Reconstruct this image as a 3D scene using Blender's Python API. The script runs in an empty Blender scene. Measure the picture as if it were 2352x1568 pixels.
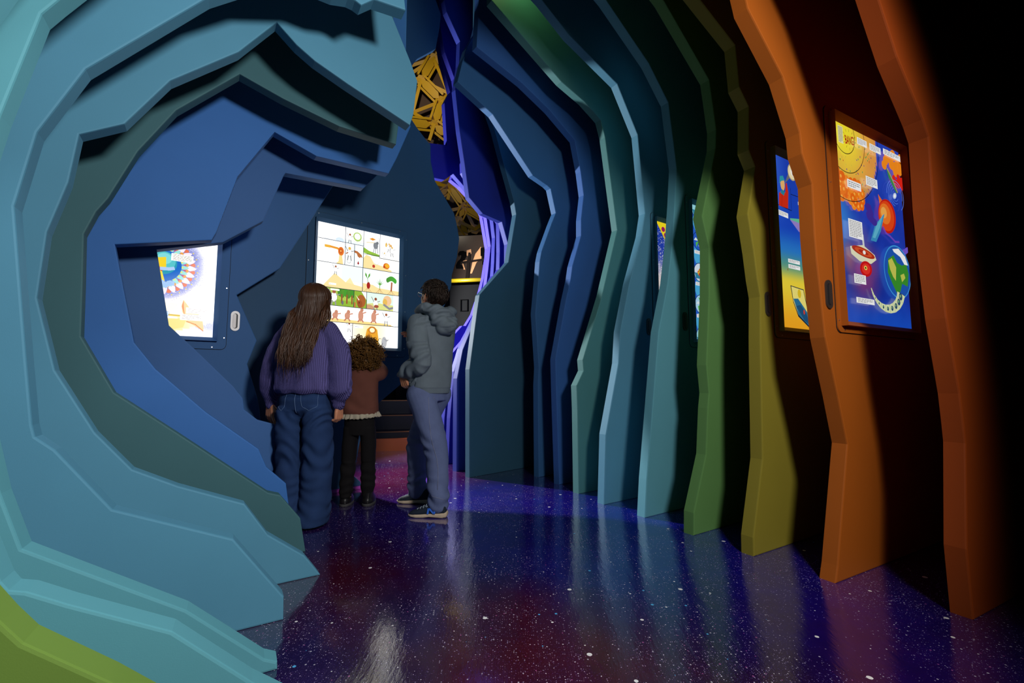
import bpy, bmesh, math, random
from mathutils import Vector, Matrix, noise
C = bpy.context.scene.collection
SC = bpy.context.scene
R = math.radians
SC.view_settings.view_transform = 'Standard'
SC.view_settings.look = 'None'
SC.view_settings.exposure = 0.0
SC.view_settings.gamma = 1.0
SC.view_settings.use_curve_mapping = False

# ---------------------------------------------------------------- camera
F, CX, CY, PITCH, CAMH = 1045.0, 1176.0, 784.0, R(4.98), 0.85
cam_d = bpy.data.cameras.new('camera')
cam = bpy.data.objects.new('camera', cam_d); C.objects.link(cam)
cam.location = (0, 0, CAMH); cam.rotation_euler = (R(90) + PITCH, 0, 0)
cam_d.sensor_width = 36.0; cam_d.lens = F / 2352 * 36.0
cam_d.clip_start = 0.02; cam_d.clip_end = 100
SC.camera = cam
CAM = Vector((0, 0, CAMH))

def ray(px, py):
    u, v = (px - CX) / F, (CY - py) / F
    c, s = math.cos(PITCH), math.sin(PITCH)
    return Vector((u, c - s * v, s + c * v))
def at_floor(px, py, z=0.0):
    d = ray(px, py); k = (z - CAMH) / d.z
    return CAM + d * k
def at_depth(px, py, y):
    d = ray(px, py); return CAM + d * (y / d.y)
def project(p):
    q = p - CAM; c, s = math.cos(PITCH), math.sin(PITCH)
    zz = q.y * c + q.z * s; yy = -q.y * s + q.z * c
    return CX + F * q.x / zz, CY - F * yy / zz

class Plane:
    """an upright plane: base point on the floor, direction t along the floor, normal n away from the camera"""
    def __init__(self, ang, anchor=None, n0=None):
        a = R(ang); self.ang = a
        self.t = Vector((math.cos(a), math.sin(a), 0)); self.n = Vector((-math.sin(a), math.cos(a), 0))
        self.n0 = self.n.dot(at_floor(*anchor)) if anchor else n0
    def hit(self, px, py):
        d = ray(px, py); k = (self.n0 - self.n.dot(CAM)) / self.n.dot(d)
        p = CAM + d * k
        return (self.t.dot(p), p.z)
    def floor(self, px):
        lo, hi = -8.0, 8.0
        for _ in range(60):
            m = (lo + hi) / 2; p = self.world(m, 0)
            behind = p.y < 0.05
            if behind: lo = m; continue
            if project(p)[0] < px: lo = m
            else: hi = m
        return ((lo + hi) / 2, 0.0)
    def world(self, s, z, out=0.0):
        return self.t * s + self.n * (self.n0 - out) + Vector((0, 0, z))

# ---------------------------------------------------------------- materials
def srgb(c):
    return tuple((x / 12.92 if x <= 0.04045 else ((x + 0.055) / 1.055) ** 2.4) for x in [v / 255 for v in c])
def new_mat(name):
    m = bpy.data.materials.new(name); m.use_nodes = True
    return m, m.node_tree.nodes, m.node_tree.links, m.node_tree.nodes['Principled BSDF']
def plain(name, col, rough=0.6, metal=0.0, emit=None, spec=0.5):
    m, N, L, b = new_mat(name)
    b.inputs['Base Color'].default_value = (*col, 1); b.inputs['Roughness'].default_value = rough
    b.inputs['Metallic'].default_value = metal; b.inputs['Specular IOR Level'].default_value = spec
    if emit:
        b.inputs['Emission Color'].default_value = (*emit[0], 1); b.inputs['Emission Strength'].default_value = emit[1]
    return m
def paint(name, col, rough=0.62):
    """matt painted fabric skin: very slight mottle and a fine weave bump"""
    m, N, L, b = new_mat(name)
    tc = N.new('ShaderNodeTexCoord')
    n1 = N.new('ShaderNodeTexNoise'); n1.inputs['Scale'].default_value = 3.0; n1.inputs['Detail'].default_value = 4
    L.new(tc.outputs['Object'], n1.inputs['Vector'])
    mx = N.new('ShaderNodeMix'); mx.data_type = 'RGBA'
    mx.inputs[6].default_value = (*[c * 0.93 for c in col], 1); mx.inputs[7].default_value = (*[min(1, c * 1.07) for c in col], 1)
    L.new(n1.outputs['Fac'], mx.inputs[0]); L.new(mx.outputs[2], b.inputs['Base Color'])
    n2 = N.new('ShaderNodeTexNoise'); n2.inputs['Scale'].default_value = 420
    L.new(tc.outputs['Object'], n2.inputs['Vector'])
    bp = N.new('ShaderNodeBump'); bp.inputs['Strength'].default_value = 0.06; bp.inputs['Distance'].default_value = 0.002
    L.new(n2.outputs['Fac'], bp.inputs['Height']); L.new(bp.outputs['Normal'], b.inputs['Normal'])
    b.inputs['Roughness'].default_value = rough; b.inputs['Specular IOR Level'].default_value = 0.25
    return m

# ---------------------------------------------------------------- objects
def tag(o, label=None, cat=None, group=None, kind=None):
    if label: o['label'] = label
    if cat: o['category'] = cat
    if group: o['group'] = group
    if kind: o['kind'] = kind
    return o
def link(name, me, mats, parent=None, smooth=False):
    o = bpy.data.objects.new(name, me); C.objects.link(o)
    for m in (mats if isinstance(mats, (list, tuple)) else [mats]): me.materials.append(m)
    if parent: o.parent = parent
    if smooth:
        for p in me.polygons: p.use_smooth = True
    return o
def obj(name, bm, mats, parent=None, smooth=False):
    me = bpy.data.meshes.new(name); bm.normal_update(); bm.to_mesh(me); bm.free()
    return link(name, me, mats, parent, smooth)
def empty(name, loc=(0, 0, 0), rz=0.0):
    o = bpy.data.objects.new(name, None); C.objects.link(o)
    o.location = loc; o.rotation_euler = (0, 0, rz); o.empty_display_size = 0.1
    return o
def add_box(bm, c, size, M=None, mi=0):
    hx, hy, hz = size[0] / 2, size[1] / 2, size[2] / 2
    vs = []
    for x in (-hx, hx):
        for y in (-hy, hy):
            for z in (-hz, hz):
                p = Vector((x, y, z)) + Vector(c)
                vs.append(bm.verts.new(M @ p if M else p))
    for f in ((0, 1, 3, 2), (4, 6, 7, 5), (0, 4, 5, 1), (2, 3, 7, 6), (0, 2, 6, 4), (1, 5, 7, 3)):
        bm.faces.new([vs[i] for i in f]).material_index = mi
def add_prism(bm, pts, o, u, v, w, d, mi=0):
    """polygon pts (a,b) in the plane o + a u + b v, thickened by d along w"""
    A = [bm.verts.new(o + u * a + v * b) for a, b in pts]
    B = [bm.verts.new(o + u * a + v * b + w * d) for a, b in pts]
    f = bm.faces.new(A); f.material_index = mi
    g = bm.faces.new(B[::-1]); g.material_index = mi
    n = len(pts)
    for i in range(n):
        bm.faces.new([A[i], B[i], B[(i + 1) % n], A[(i + 1) % n]]).material_index = mi
    return f, A, B
def add_tube(bm, pts, rad, n=8, mi=0, cap=True):
    rings = []
    prev = None
    for i, p in enumerate(pts):
        p = Vector(p)
        a = Vector(pts[max(0, i - 1)]); b = Vector(pts[min(len(pts) - 1, i + 1)])
        d = (b - a).normalized() if (b - a).length > 1e-9 else Vector((0, 0, 1))
        if prev is None:
            x = d.orthogonal().normalized()
        else:
            x = prev - d * prev.dot(d); x = x.normalized() if x.length > 1e-6 else d.orthogonal().normalized()
        prev = x; y = d.cross(x)
        r = rad[i] if isinstance(rad, (list, tuple)) else rad
        rings.append([bm.verts.new(p + (x * math.cos(2 * math.pi * k / n) + y * math.sin(2 * math.pi * k / n)) * r) for k in range(n)])
    for a, b in zip(rings, rings[1:]):
        for k in range(n):
            bm.faces.new([a[k], a[(k + 1) % n], b[(k + 1) % n], b[k]]).material_index = mi
    if cap:
        bm.faces.new(rings[0][::-1]).material_index = mi; bm.faces.new(rings[-1]).material_index = mi

# ---------------------------------------------------------------- the layered plates
TH = 0.065
def plate(name, label, plane, pts, mat, close, th=TH, group='layered arch panels of the tunnel', bev=0.006):
    """pts: front edge as traced, in the plate's own plane (s,z); close: further (s,z) points that close the outline"""
    poly = list(pts) + list(close)
    clean = []
    for p in poly:
        if not clean or (abs(p[0] - clean[-1][0]) + abs(p[1] - clean[-1][1])) > 1e-3: clean.append(p)
    base = plane.world(clean[0][0], 0)
    bm = bmesh.new()
    F_, A, B = add_prism(bm, clean, plane.world(0, 0) - base, plane.t, Vector((0, 0, 1)), plane.n, th)
    bmesh.ops.recalc_face_normals(bm, faces=bm.faces)
    rim = [e for e in bm.edges if F_ in e.link_faces]
    if bev: bmesh.ops.bevel(bm, geom=rim, offset=bev, segments=2, affect='EDGES', profile=0.6, clamp_overlap=True)
    o = obj(name, bm, mat)
    o.location = base
    tag(o, label, 'panel', group)
    return o

ZT = 5.6
def left_plate(label, ang, inner, right_end, mat, anchor=None, n0=None, tip=None, smin=None, **kw):
    """inner: pixels from the floor tip, round the opening, to the hanging tip; right_end: pixels going up from there"""
    P = Plane(ang, anchor, n0)
    pts = [P.floor(tip)] if tip is not None else []
    pts += [P.hit(*p) for p in inner] + [P.hit(*p) for p in right_end]
    s_top = pts[-1][0]
    lo = (min(p[0] for p in pts) - 0.7) if smin is None else smin
    close = [(s_top, ZT), (lo, ZT), (lo, 0.0)]
    return P, plate('arch_panel', label, P, pts, mat, close, **kw)
def right_plate(label, ang, edge, mat, anchor=None, n0=None, foot=None, reach=1.35, **kw):
    """edge: pixels from the floor corner up to the top; then straight up, outwards and down"""
    P = Plane(ang, anchor, n0)
    pts = [P.floor(foot)] if foot is not None else []
    pts += [P.hit(*p) for p in edge]
    hi = max(pts[0][0] + reach, max(q[0] for q in pts) + .2)
    close = [(pts[-1][0], ZT), (hi, ZT), (hi, 0.0)]
    return P, plate('fin_panel', label, P, pts, mat, close, **kw)
# ================================================================ paints
TEAL = paint('aqua_paint', srgb((92, 160, 174)))
AQUA = paint('light_blue_paint', srgb((82, 142, 170)))
LIME = paint('lime_paint', srgb((108, 140, 60)))
PINE = paint('deep_teal_paint', srgb((60, 102, 110)))
BLUE = paint('mid_blue_paint', srgb((55, 109, 180)))
NAVY = paint('dark_blue_paint', srgb((56, 98, 156)))
DENIM_BLUE = paint('steel_blue_paint', srgb((54, 98, 152)))
INK = paint('ink_blue_paint', srgb((40, 78, 114)))
VERM = paint('vermilion_paint', srgb((158, 66, 14)))
ORANGE = paint('orange_paint', srgb((162, 82, 17)))
OLIVE = paint('mustard_paint', srgb((136, 124, 40)))
GREEN = paint('leaf_green_paint', srgb((92, 136, 76)))
CYAN = paint('cyan_paint', srgb((94, 158, 174)))
SKY = paint('sky_teal_paint', srgb((82, 138, 164)))
SEA = paint('sea_green_paint', srgb((70, 120, 120)))
COBALT = paint('cobalt_paint', srgb((50, 92, 156)))
AZURE = paint('azure_paint', srgb((52, 98, 148)))
SLATE = paint('slate_blue_paint', srgb((46, 86, 110)))
ROYAL = paint('royal_blue_paint', srgb((30, 44, 132)))
INDIGO = paint('indigo_paint', srgb((34, 36, 128)))
VIOLET = paint('violet_paint', srgb((74, 64, 176)))

LP, RP = {}, {}
# ---------------------------------------------------------------- left side, from the entrance inwards
LP[2] = Plane(31, (637, 1537))
N2 = LP[2].n0
_, lime = left_plate('lime green arch panel with a sloping lower edge at the tunnel entrance', 30,
    [(480, 1690), (250, 1568), (51, 1478), (0, 1431), (-260, 1150), (-420, 700), (-380, 200), (-200, -250), (60, -620), (420, -900), (800, -900)], [(830, -1000)],
    LIME, n0=N2 - 0.56, tip=600)
_, l1 = left_plate('aqua blue arch panel directly behind the lime green one', 30.5,
    [(690, 1620), (580, 1568), (395, 1451), (156, 1389), (60, 1360), (18, 1357), (0, 1337), (-90, 1120), (-190, 700), (-150, 300), (-40, 20), (40, -90), (260, -330), (560, -470), (800, -400)], [(880, -600)],
    TEAL, n0=N2 - 0.29, tip=720)
_, l2 = left_plate('aqua arch panel with a wide steep opening, second behind the lime green one', 31,
    [(637, 1520), (608, 1514), (428, 1402), (49, 1261), (0, 1134), (-55, 900), (-75, 620), (-45, 400), (0, 265), (95, 31), (133, 0), (330, -150), (560, -250), (700, -225), (800, -170)], [(860, -240)],
    TEAL, anchor=(637, 1537), tip=637)
LP[3], l3 = left_plate('light blue arch panel with a tall rounded opening around the peaked one', 32,
    [(652, 1370), (536, 1238), (258, 1170), (126, 1033), (80, 1003), (73, 976), (60, 830), (34, 500), (32, 473), (85, 303), (197, 158), (480, -8), (590, -42), (714, -35), (764, -14), (800, -8), (816, 0), (830, 11), (860, -2), (932, 23)], [(924, -50)],
    AQUA, anchor=(651, 1423), tip=651)
LP[4], l4 = left_plate('light blue arch panel with a sharp peak and a broad hanging beak', 34,
    [(725, 1306), (700, 1276), (616, 1228), (562, 1157), (409, 1116), (304, 1078), (218, 993), (126, 850), (85, 684), (108, 533), (157, 418), (182, 308), (286, 284), (391, 185), (548, 119), (636, 51), (681, 102), (723, 139), (800, 193), (942, 287)],
    [(950, 262), (959, 186), (944, 143), (899, 32), (880, -40)], AQUA, anchor=(736, 1320), tip=736)
LP[5], l5 = left_plate('dark green-teal arch panel between the light blue and the mid blue ones', 34.5,
    [(690, 1190), (644, 1137), (616, 1131), (405, 993), (262, 901), (186, 772), (190, 660), (193, 537), (221, 486), (248, 456), (317, 347), (405, 253), (551, 170), (650, 226), (780, 290), (910, 331)],
    [(916, 285), (900, 200)], PINE, n0=LP[4].n0 + 0.33, tip=702)
LP[6], l6 = left_plate('mid blue arch panel whose opening has a flat ledge and a tall notch', 36,
    [(657, 1110), (612, 1072), (594, 1031), (473, 946), (357, 847), (308, 786), (264, 561), (486, 551), (497, 533), (546, 405), (631, 303), (727, 358), (893, 398)],
    [(912, 362), (944, 290), (930, 250)], BLUE, n0=LP[4].n0 + 0.64, tip=672)
LP[7], l7 = left_plate('darker blue arch panel partly hiding the framed mandala lightbox', 37,
    [(631, 1050), (631, 974), (592, 964), (561, 940), (558, 915), (537, 888), (449, 803), (415, 772), (388, 747), (360, 573), (512, 556), (605, 507), (653, 401), (656, 397), (835, 432)],
    [(871, 398), (880, 360)], NAVY, n0=LP[4].n0 + 0.91, tip=632)
LP[8], l8 = left_plate('dark blue arch panel carrying the mandala lightbox and a steel pull handle', 38,
    [(610, 1050), (596, 940), (592, 915), (568, 836), (590, 782), (544, 677), (643, 616), (718, 500), (766, 425), (800, 372)],
    [(830, 330)], DENIM_BLUE, n0=LP[4].n0 + 1.28, tip=640)
LP[9] = Plane(40, None, 3.62)
L9 = LP[9]
pts9 = [L9.floor(760), L9.floor(832)] + [L9.hit(*p) for p in [(828, 1106), (813, 1093), (827, 1015), (838, 975), (873, 923), (918, 885), (955, 850), (985, 780), (1022, 700), (1037, 655), (1038, 632), (1050, 590), (1055, 548),
        (1050, 518), (1043, 489), (1022, 453), (999, 415), (990, 371), (989, 332), (980, 322), (958, 293), (935, 258), (932, 170), (958, 135), (1001, 112), (1010, 63), (1013, 33), (1001, 0), (1003, -40)]]
_lo = L9.hit(400, 900)[0]
l9 = plate('arch_panel', 'ink blue wall panel carrying the white comic lightbox', L9, pts9, INK,
           [(pts9[-1][0], ZT), (_lo, ZT), (_lo, 0.0)])

# ---------------------------------------------------------------- right side, from the entrance inwards
RP[0], r0 = right_plate('vermilion fin panel nearest the tunnel entrance, beside the big bang lightbox', 27,
    [(2221, 1262), (2218, 1018), (2213, 971), (2205, 904), (2175, 730), (2159, 600), (2145, 474), (2134, 313), (2121, 273), (2062, 130), (2020, 0), (1985, -110), (1930, -240), (1850, -380)],
    VERM, anchor=(2237, 1424), foot=2237)
RP[1], r1 = right_plate('orange fin panel carrying the big bang lightbox', 28.6,
    [(1925, 1300), (1947, 1020), (1925, 909), (1896, 774), (1877, 600), (1872, 541), (1866, 422), (1843, 352), (1838, 304), (1799, 176), (1718, 18), (1714, 0), (1700, -60), (1640, -170), (1560, -300)],
    ORANGE, anchor=(1920, 1340), foot=1920)
RP[2], r2 = right_plate('mustard yellow fin panel carrying the telescope lightbox', 31,
    [(1731, 1235), (1752, 1055), (1747, 790), (1747, 681), (1740, 640), (1732, 577), (1718, 490), (1735, 382), (1720, 344), (1720, 244), (1698, 199), (1689, 103), (1609, 0), (1540, -90), (1440, -190), (1330, -270)],
    OLIVE, anchor=(1732, 1278), foot=1732)
RP[3], r3 = right_plate('leaf green fin panel between the cyan and the mustard yellow ones', 33,
    [(1594, 1178), (1622, 1044), (1626, 937), (1629, 903), (1623, 838), (1629, 680), (1629, 568), (1613, 496), (1644, 340), (1645, 297), (1629, 183), (1524, 0), (1450, -100), (1350, -190), (1240, -220)],
    GREEN, anchor=(1594, 1230), foot=1594)
RP[4], r4 = right_plate('cyan fin panel carrying the blue lightbox with round pictures', 34,
    [(1486, 1102), (1513, 761), (1534, 650), (1544, 559), (1550, 470), (1554, 385), (1535, 235), (1490, 145), (1392, 0), (1310, -100), (1210, -160)],
    CYAN, anchor=(1482, 1189), foot=1482)
RP[5], r5 = right_plate('sky blue fin panel carrying the speckled lightbox with a yellow corner', 34.5,
    [(1392, 998), (1421, 834), (1425, 761), (1446, 650), (1475, 540), (1482, 490), (1465, 309), (1418, 192), (1307, 80), (1245, 0), (1190, -60), (1160, -80)],
    SKY, anchor=(1388, 1159), foot=1388)
RP[6], r6 = right_plate('sea green fin panel with a beak-shaped top over the walkway', 36,
    [(1327, 941), (1325, 885), (1341, 851), (1339, 826), (1383, 679), (1418, 528), (1390, 315), (1380, 275), (1342, 232), (1290, 187), (1129, 1)],
    SEA, anchor=(1330, 1134), foot=1330)
RP[7], r7 = right_plate('cobalt blue fin panel whose beak hangs lowest but one over the walkway', 38,
    [(1279, 930), (1276, 825), (1300, 690), (1311, 640), (1315, 611), (1335, 541), (1335, 504), (1341, 448), (1334, 394), (1320, 321), (1263, 253), (1200, 191), (1095, 107), (1101, 0)],
    COBALT, anchor=(1285, 1113), foot=1285)
RP[8], r8 = right_plate('azure fin panel with the lowest beak over the walkway', 40,
    [(1236, 885), (1238, 845), (1230, 720), (1237, 640), (1240, 600), (1244, 578), (1267, 514), (1277, 489), (1265, 433), (1257, 425), (1224, 402), (1132, 262), (1051, 187), (1062, 143), (1072, 110), (1090, 80), (1100, 40)],
    AZURE, anchor=(1238, 1096), foot=1238)
RP[9], r9 = right_plate('broad slate blue panel standing beside the royal blue one', 43,
    [(1079, 848), (1096, 716), (1102, 677), (1168, 602), (1186, 492), (1181, 463), (1150, 350), (1137, 300), (1110, 220), (1095, 120)],
    SLATE, anchor=(1079, 1097), foot=1079)
RP[10], r10 = right_plate('royal blue panel with a stepped tooth above the violet stripes', 43,
    [(1050, 869), (1063, 803), (1083, 754), (1110, 690), (1167, 600), (1167, 560), (1153, 509), (1109, 490), (1078, 453), (1068, 380), (1056, 300), (1046, 206), (1055, 150), (1057, 95), (1026, 27), (1021, 0)],
    ROYAL, n0=RP[9].n0 + 0.3, foot=1049)
V = {}
V[0], v0 = right_plate('indigo panel second behind the royal blue one', 41,
    [(1034, 960), (1043, 853), (1058, 801), (1080, 757), (1110, 700), (1147, 618), (1148, 578), (1147, 511), (1120, 470), (1085, 430), (1064, 395), (1060, 300), (1044, 180), (1022, 120), (1012, 65), (1008, 0)],
    INDIGO, anchor=(1030, 1066), foot=1030, reach=.3)
V[1], v1 = right_plate('indigo panel with a bridge across the gap in front of the yellow dome', 41,
    [(1021, 960), (1027, 895), (1036, 870), (1060, 795), (1090, 730), (1133, 633), (1135, 604), (1137, 545), (1132, 503), (1100, 470), (1066, 428), (1041, 399), (1021, 413), (996, 408), (960, 370), (960, 325), (1027, 333), (1021, 236), (1034, 212), (1014, 140), (1006, 90), (1000, 0)],
    INDIGO, anchor=(1017, 1056), foot=1017, reach=.3)
V[2], v2 = right_plate('violet panel third behind the royal blue one', 41,
    [(985, 900), (1027, 825), (1064, 782), (1100, 715), (1117, 653), (1121, 621), (1127, 565), (1117, 498), (1085, 460), (1055, 428), (1036, 413), (1043, 395), (1043, 320), (1030, 140), (1020, 0)],
    VIOLET, anchor=(990, 1046), foot=990, reach=.3)
V[3], v3 = right_plate('violet panel farthest into the tunnel, before the dark exhibit wall', 41,
    [(980, 840), (1030, 783), (1062, 748), (1070, 748), (1086, 722), (1104, 668), (1111, 640), (1119, 590), (1120, 570), (1107, 494), (1090, 460), (1072, 420), (1060, 300), (1050, 140), (1040, 0)],
    VIOLET, anchor=(975, 1040), foot=975, reach=.3)
# no further fin is built; the key lamp's cone edge darkens the vermilion one
# ================================================================ floor, walls, ceiling
def floor_mat():
    m, N, L, b = new_mat('printed_galaxy_floor')
    tc = N.new('ShaderNodeTexCoord'); P = tc.outputs['Object']
    def math_(op, a, bb=None, clamp=False):
        n = N.new('ShaderNodeMath'); n.operation = op; n.use_clamp = clamp
        for i, x in enumerate((a, bb)):
            if x is None: continue
            if isinstance(x, (int, float)): n.inputs[i].default_value = x
            else: L.new(x, n.inputs[i])
        return n.outputs[0]
    def mix(fac, a, bb, mode='MIX'):
        n = N.new('ShaderNodeMix'); n.data_type = 'RGBA'; n.blend_type = mode
        if isinstance(fac, (int, float)): n.inputs[0].default_value = fac
        else: L.new(fac, n.inputs[0])
        for i, x in ((6, a), (7, bb)):
            if isinstance(x, tuple): n.inputs[i].default_value = (*x, 1)
            else: L.new(x, n.inputs[i])
        return n.outputs[2]
    def blob(cx, cy, r, soft=1.0):
        v = N.new('ShaderNodeVectorMath'); v.operation = 'DISTANCE'; L.new(warp, v.inputs[0]); v.inputs[1].default_value = (cx, cy, 0)
        mr = N.new('ShaderNodeMapRange'); mr.interpolation_type = 'SMOOTHSTEP'
        mr.inputs['From Min'].default_value = r; mr.inputs['From Max'].default_value = r * (1 - soft)
        L.new(v.outputs['Value'], mr.inputs['Value']); return mr.outputs['Result']
    nz = N.new('ShaderNodeTexNoise'); nz.inputs['Scale'].default_value = 1.3; nz.inputs['Detail'].default_value = 5
    L.new(P, nz.inputs['Vector'])
    sub = N.new('ShaderNodeVectorMath'); sub.operation = 'SUBTRACT'; L.new(nz.outputs['Color'], sub.inputs[0]); sub.inputs[1].default_value = (.5, .5, .5)
    sc = N.new('ShaderNodeVectorMath'); sc.operation = 'SCALE'; L.new(sub.outputs[0], sc.inputs[0]); sc.inputs['Scale'].default_value = 0.9
    ad = N.new('ShaderNodeVectorMath'); ad.operation = 'ADD'; L.new(P, ad.inputs[0]); L.new(sc.outputs[0], ad.inputs[1]); warp = ad.outputs[0]
    col = mix(nz.outputs['Fac'], srgb((24, 12, 78)), srgb((58, 18, 96)))
    col = mix(blob(1.0, 3.0, 1.9), col, srgb((24, 24, 190)))          # blue field
    col = mix(blob(-0.3, 3.3, 1.0), col, srgb((60, 40, 190)))
    col = mix(blob(0.12, 1.5, 0.7), col, srgb((96, 6, 20)))        # maroon clouds
    col = mix(blob(-0.75, 2.1, 0.62), col, srgb((84, 10, 40)))
    col = mix(blob(-1.0, 4.1, 0.95), col, srgb((130, 22, 92)))       # magenta drift
    col = mix(blob(1.9, 1.6, 0.8), col, srgb((44, 30, 120)))
    fine = N.new('ShaderNodeTexNoise'); fine.inputs['Scale'].default_value = 9; fine.inputs['Detail'].default_value = 8; fine.inputs['Roughness'].default_value = .75
    L.new(P, fine.inputs['Vector'])
    col = mix(0.55, col, fine.outputs['Color'], 'OVERLAY')
    col = mix(1.0, col, (.48, .48, .50), 'MULTIPLY')
    dens = N.new('ShaderNodeTexNoise'); dens.inputs['Scale'].default_value = 2.2; dens.inputs['Detail'].default_value = 3; L.new(P, dens.inputs['Vector'])
    def stars(scale, r, thr, tint, seed, dw=0.5, power=1.0):
        nonlocal col
        mp = N.new('ShaderNodeMapping'); mp.inputs['Location'].default_value = (seed, seed * .7, 0); L.new(P, mp.inputs['Vector'])
        v = N.new('ShaderNodeTexVoronoi'); v.voronoi_dimensions = '2D'; v.inputs['Scale'].default_value = scale; L.new(mp.outputs[0], v.inputs['Vector'])
        sep = N.new('ShaderNodeSeparateColor'); L.new(v.outputs['Color'], sep.inputs[0])
        d = math_('MULTIPLY', math_('SUBTRACT', dens.outputs['Fac'], 0.5), dw)
        keep = math_('GREATER_THAN', math_('ADD', sep.outputs[0], d), thr)
        size = math_('MULTIPLY', math_('POWER', sep.outputs[1], 2.5), r)
        size = math_('ADD', size, r * 0.25)
        dot = math_('LESS_THAN', v.outputs['Distance'], size)
        k = math_('MULTIPLY', math_('MULTIPLY', keep, dot), power)
        col = mix(k, col, tint)
    stars(260, 0.30, 0.72, srgb((110, 90, 180)), 0.0, 1.6, 0.35)
    stars(150, 0.28, 0.76, srgb((200, 185, 225)), 3.1, 1.1, 0.5)
    stars(75, 0.18, 0.86, srgb((235, 230, 245)), 7.7, .8, 0.7)
    stars(70, 0.18, 0.945, srgb((200, 110, 180)), 1.7, 0.6, 0.6)
    stars(9, 0.075, 0.80, srgb((250, 250, 250)), 5.3, 0.3, 1.0)
    stars(16, 0.08, 0.965, srgb((90, 190, 250)), 9.9, 0.2, 1.0)
    L.new(col, b.inputs['Base Color'])
    b.inputs['Specular IOR Level'].default_value = 0.5; b.inputs['Coat Weight'].default_value = 1.0; b.inputs['Coat IOR'].default_value = 1.75; b.inputs['Coat Roughness'].default_value = 0.07
    # worn varnish: long faint ripples and scuffs
    mp = N.new('ShaderNodeMapping'); mp.inputs['Rotation'].default_value = (0, 0, R(20)); mp.inputs['Scale'].default_value = (26, 6, 1); L.new(P, mp.inputs['Vector'])
    rp = N.new('ShaderNodeTexNoise'); rp.inputs['Scale'].default_value = 1.0; rp.inputs['Detail'].default_value = 6; rp.inputs['Roughness'].default_value = .65; L.new(mp.outputs[0], rp.inputs['Vector'])
    bp = N.new('ShaderNodeBump'); bp.inputs['Strength'].default_value = 0.10; bp.inputs['Distance'].default_value = 0.01
    L.new(rp.outputs['Fac'], bp.inputs['Height']); L.new(bp.outputs['Normal'], b.inputs['Normal']); L.new(bp.outputs['Normal'], b.inputs['Coat Normal'])
    rr = N.new('ShaderNodeMapRange'); rr.inputs['To Min'].default_value = 0.09; rr.inputs['To Max'].default_value = 0.22
    L.new(fine.outputs['Fac'], rr.inputs['Value']); L.new(rr.outputs['Result'], b.inputs['Roughness'])
    return m
bm = bmesh.new(); add_box(bm, (0, 3.0, -0.05), (14, 14, 0.1))
flo = obj('floor', bm, floor_mat()); tag(flo, kind='structure')
DARK = plain('black_wall_paint', (0.006, 0.006, 0.008), 0.9, spec=0.1)
bm = bmesh.new(); add_box(bm, (0, 3.0, 7.55), (14, 14, 0.1)); tag(obj('ceiling', bm, DARK), kind='structure')
def wall(name, a, b_, h=7.5, th=0.1):
    a, b_ = Vector((*a, 0)), Vector((*b_, 0)); d = (b_ - a); M = Matrix.Translation((a + b_) / 2) @ Matrix.Rotation(math.atan2(d.y, d.x), 4, 'Z')
    bm = bmesh.new(); add_box(bm, (0, 0, h / 2), (d.length, th, h), M); tag(obj(name, bm, DARK), kind='structure')
wall('wall_back', (-6, 8.6), (6, 8.6))
wall('wall_front', (-6, -3.2), (6, -3.2))
wall('wall_left', (-6, -3.2), (-6, 8.6))
wall('wall_right', (6, -3.2), (6, 8.6))

# ================================================================ beyond the gap: steps, exhibit wall, dome
bm = bmesh.new()
A = at_floor(700, 1042); B = at_floor(945, 1034)
d = (B - A).normalized(); nn = Vector((-d.y, d.x, 0))
st = empty('stage_steps', A)
STEP = plain('black_step', (0.006, 0.005, 0.005), 0.5, spec=0.25)
AMBER = plain('amber_plinth', srgb((190, 84, 18)), 0.5)
NOSE = plain('bronze_nosing', srgb((120, 78, 44)), 0.35, 0.6)
W = (B - A).length + .55
MS = Matrix(((d.x, nn.x, 0, 0), (d.y, nn.y, 0, 0), (0, 0, 1, 0), (0, 0, 0, 1)))
bm = bmesh.new(); add_box(bm, (W / 2 - .5, 0.02, 0.075), (W, 0.04, 0.15), MS); obj('kickboard', bm, AMBER, st)
for i in range(3):
    bm = bmesh.new(); add_box(bm, (W / 2 - .5, 0.30 + i * 0.28, 0.09 + 0.09 * (i + .5) + 0.045 * i), (W, 0.5 - 0.05 * i, 0.18 + 0.09 * i), MS)
    s = obj('step', bm, STEP, st)
    bm = bmesh.new(); add_box(bm, (W / 2 - .5, 0.06 + i * 0.305, 0.225 + 0.18 * i), (W, 0.03, 0.012), MS); obj('nosing', bm, NOSE, s)
tag(st, 'dark stepped platform with an amber kickboard behind the child', 'steps')

# exhibit wall: dark cabinet, yellow rail, brown glazed sign above
ew = empty('exhibit_stand', at_depth(1075, 1000, 6.75))
ew.location.z = 0; O = Vector(ew.location)
u = Vector((0.985, -0.17, 0)); w = Vector((-0.17, -0.985, 0)); v = Vector((0, 0, 1))
def ep(px, py):
    dd = ray(px, py); k = (O - CAM).dot(w) / dd.dot(w); p = CAM + dd * k - O
    return (p.dot(u), p.z)
CAB = plain('black_cabinet', (0.003, 0.003, 0.003), 0.7, spec=0.15); RAIL = plain('yellow_rail', srgb((170, 146, 14)), 0.35)
GLAZE = plain('smoky_brown_glass', srgb((44, 33, 24)), 0.35, spec=0.25); BLK = plain('black_vinyl', (0.0015, 0.0015, 0.0015), 0.9, spec=0.03)
SHARD = plain('lit_timber', srgb((176, 126, 78)), 0.6)
zr = ep(1075, 645)[1]
bm = bmesh.new(); add_prism(bm, [(-.3, 0), (.45, 0), (.45, zr - .06), (-.3, zr - .06)], Vector((0, 0, 0)), u, v, -w, 0.22); obj('cabinet', bm, CAB, ew)
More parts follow.
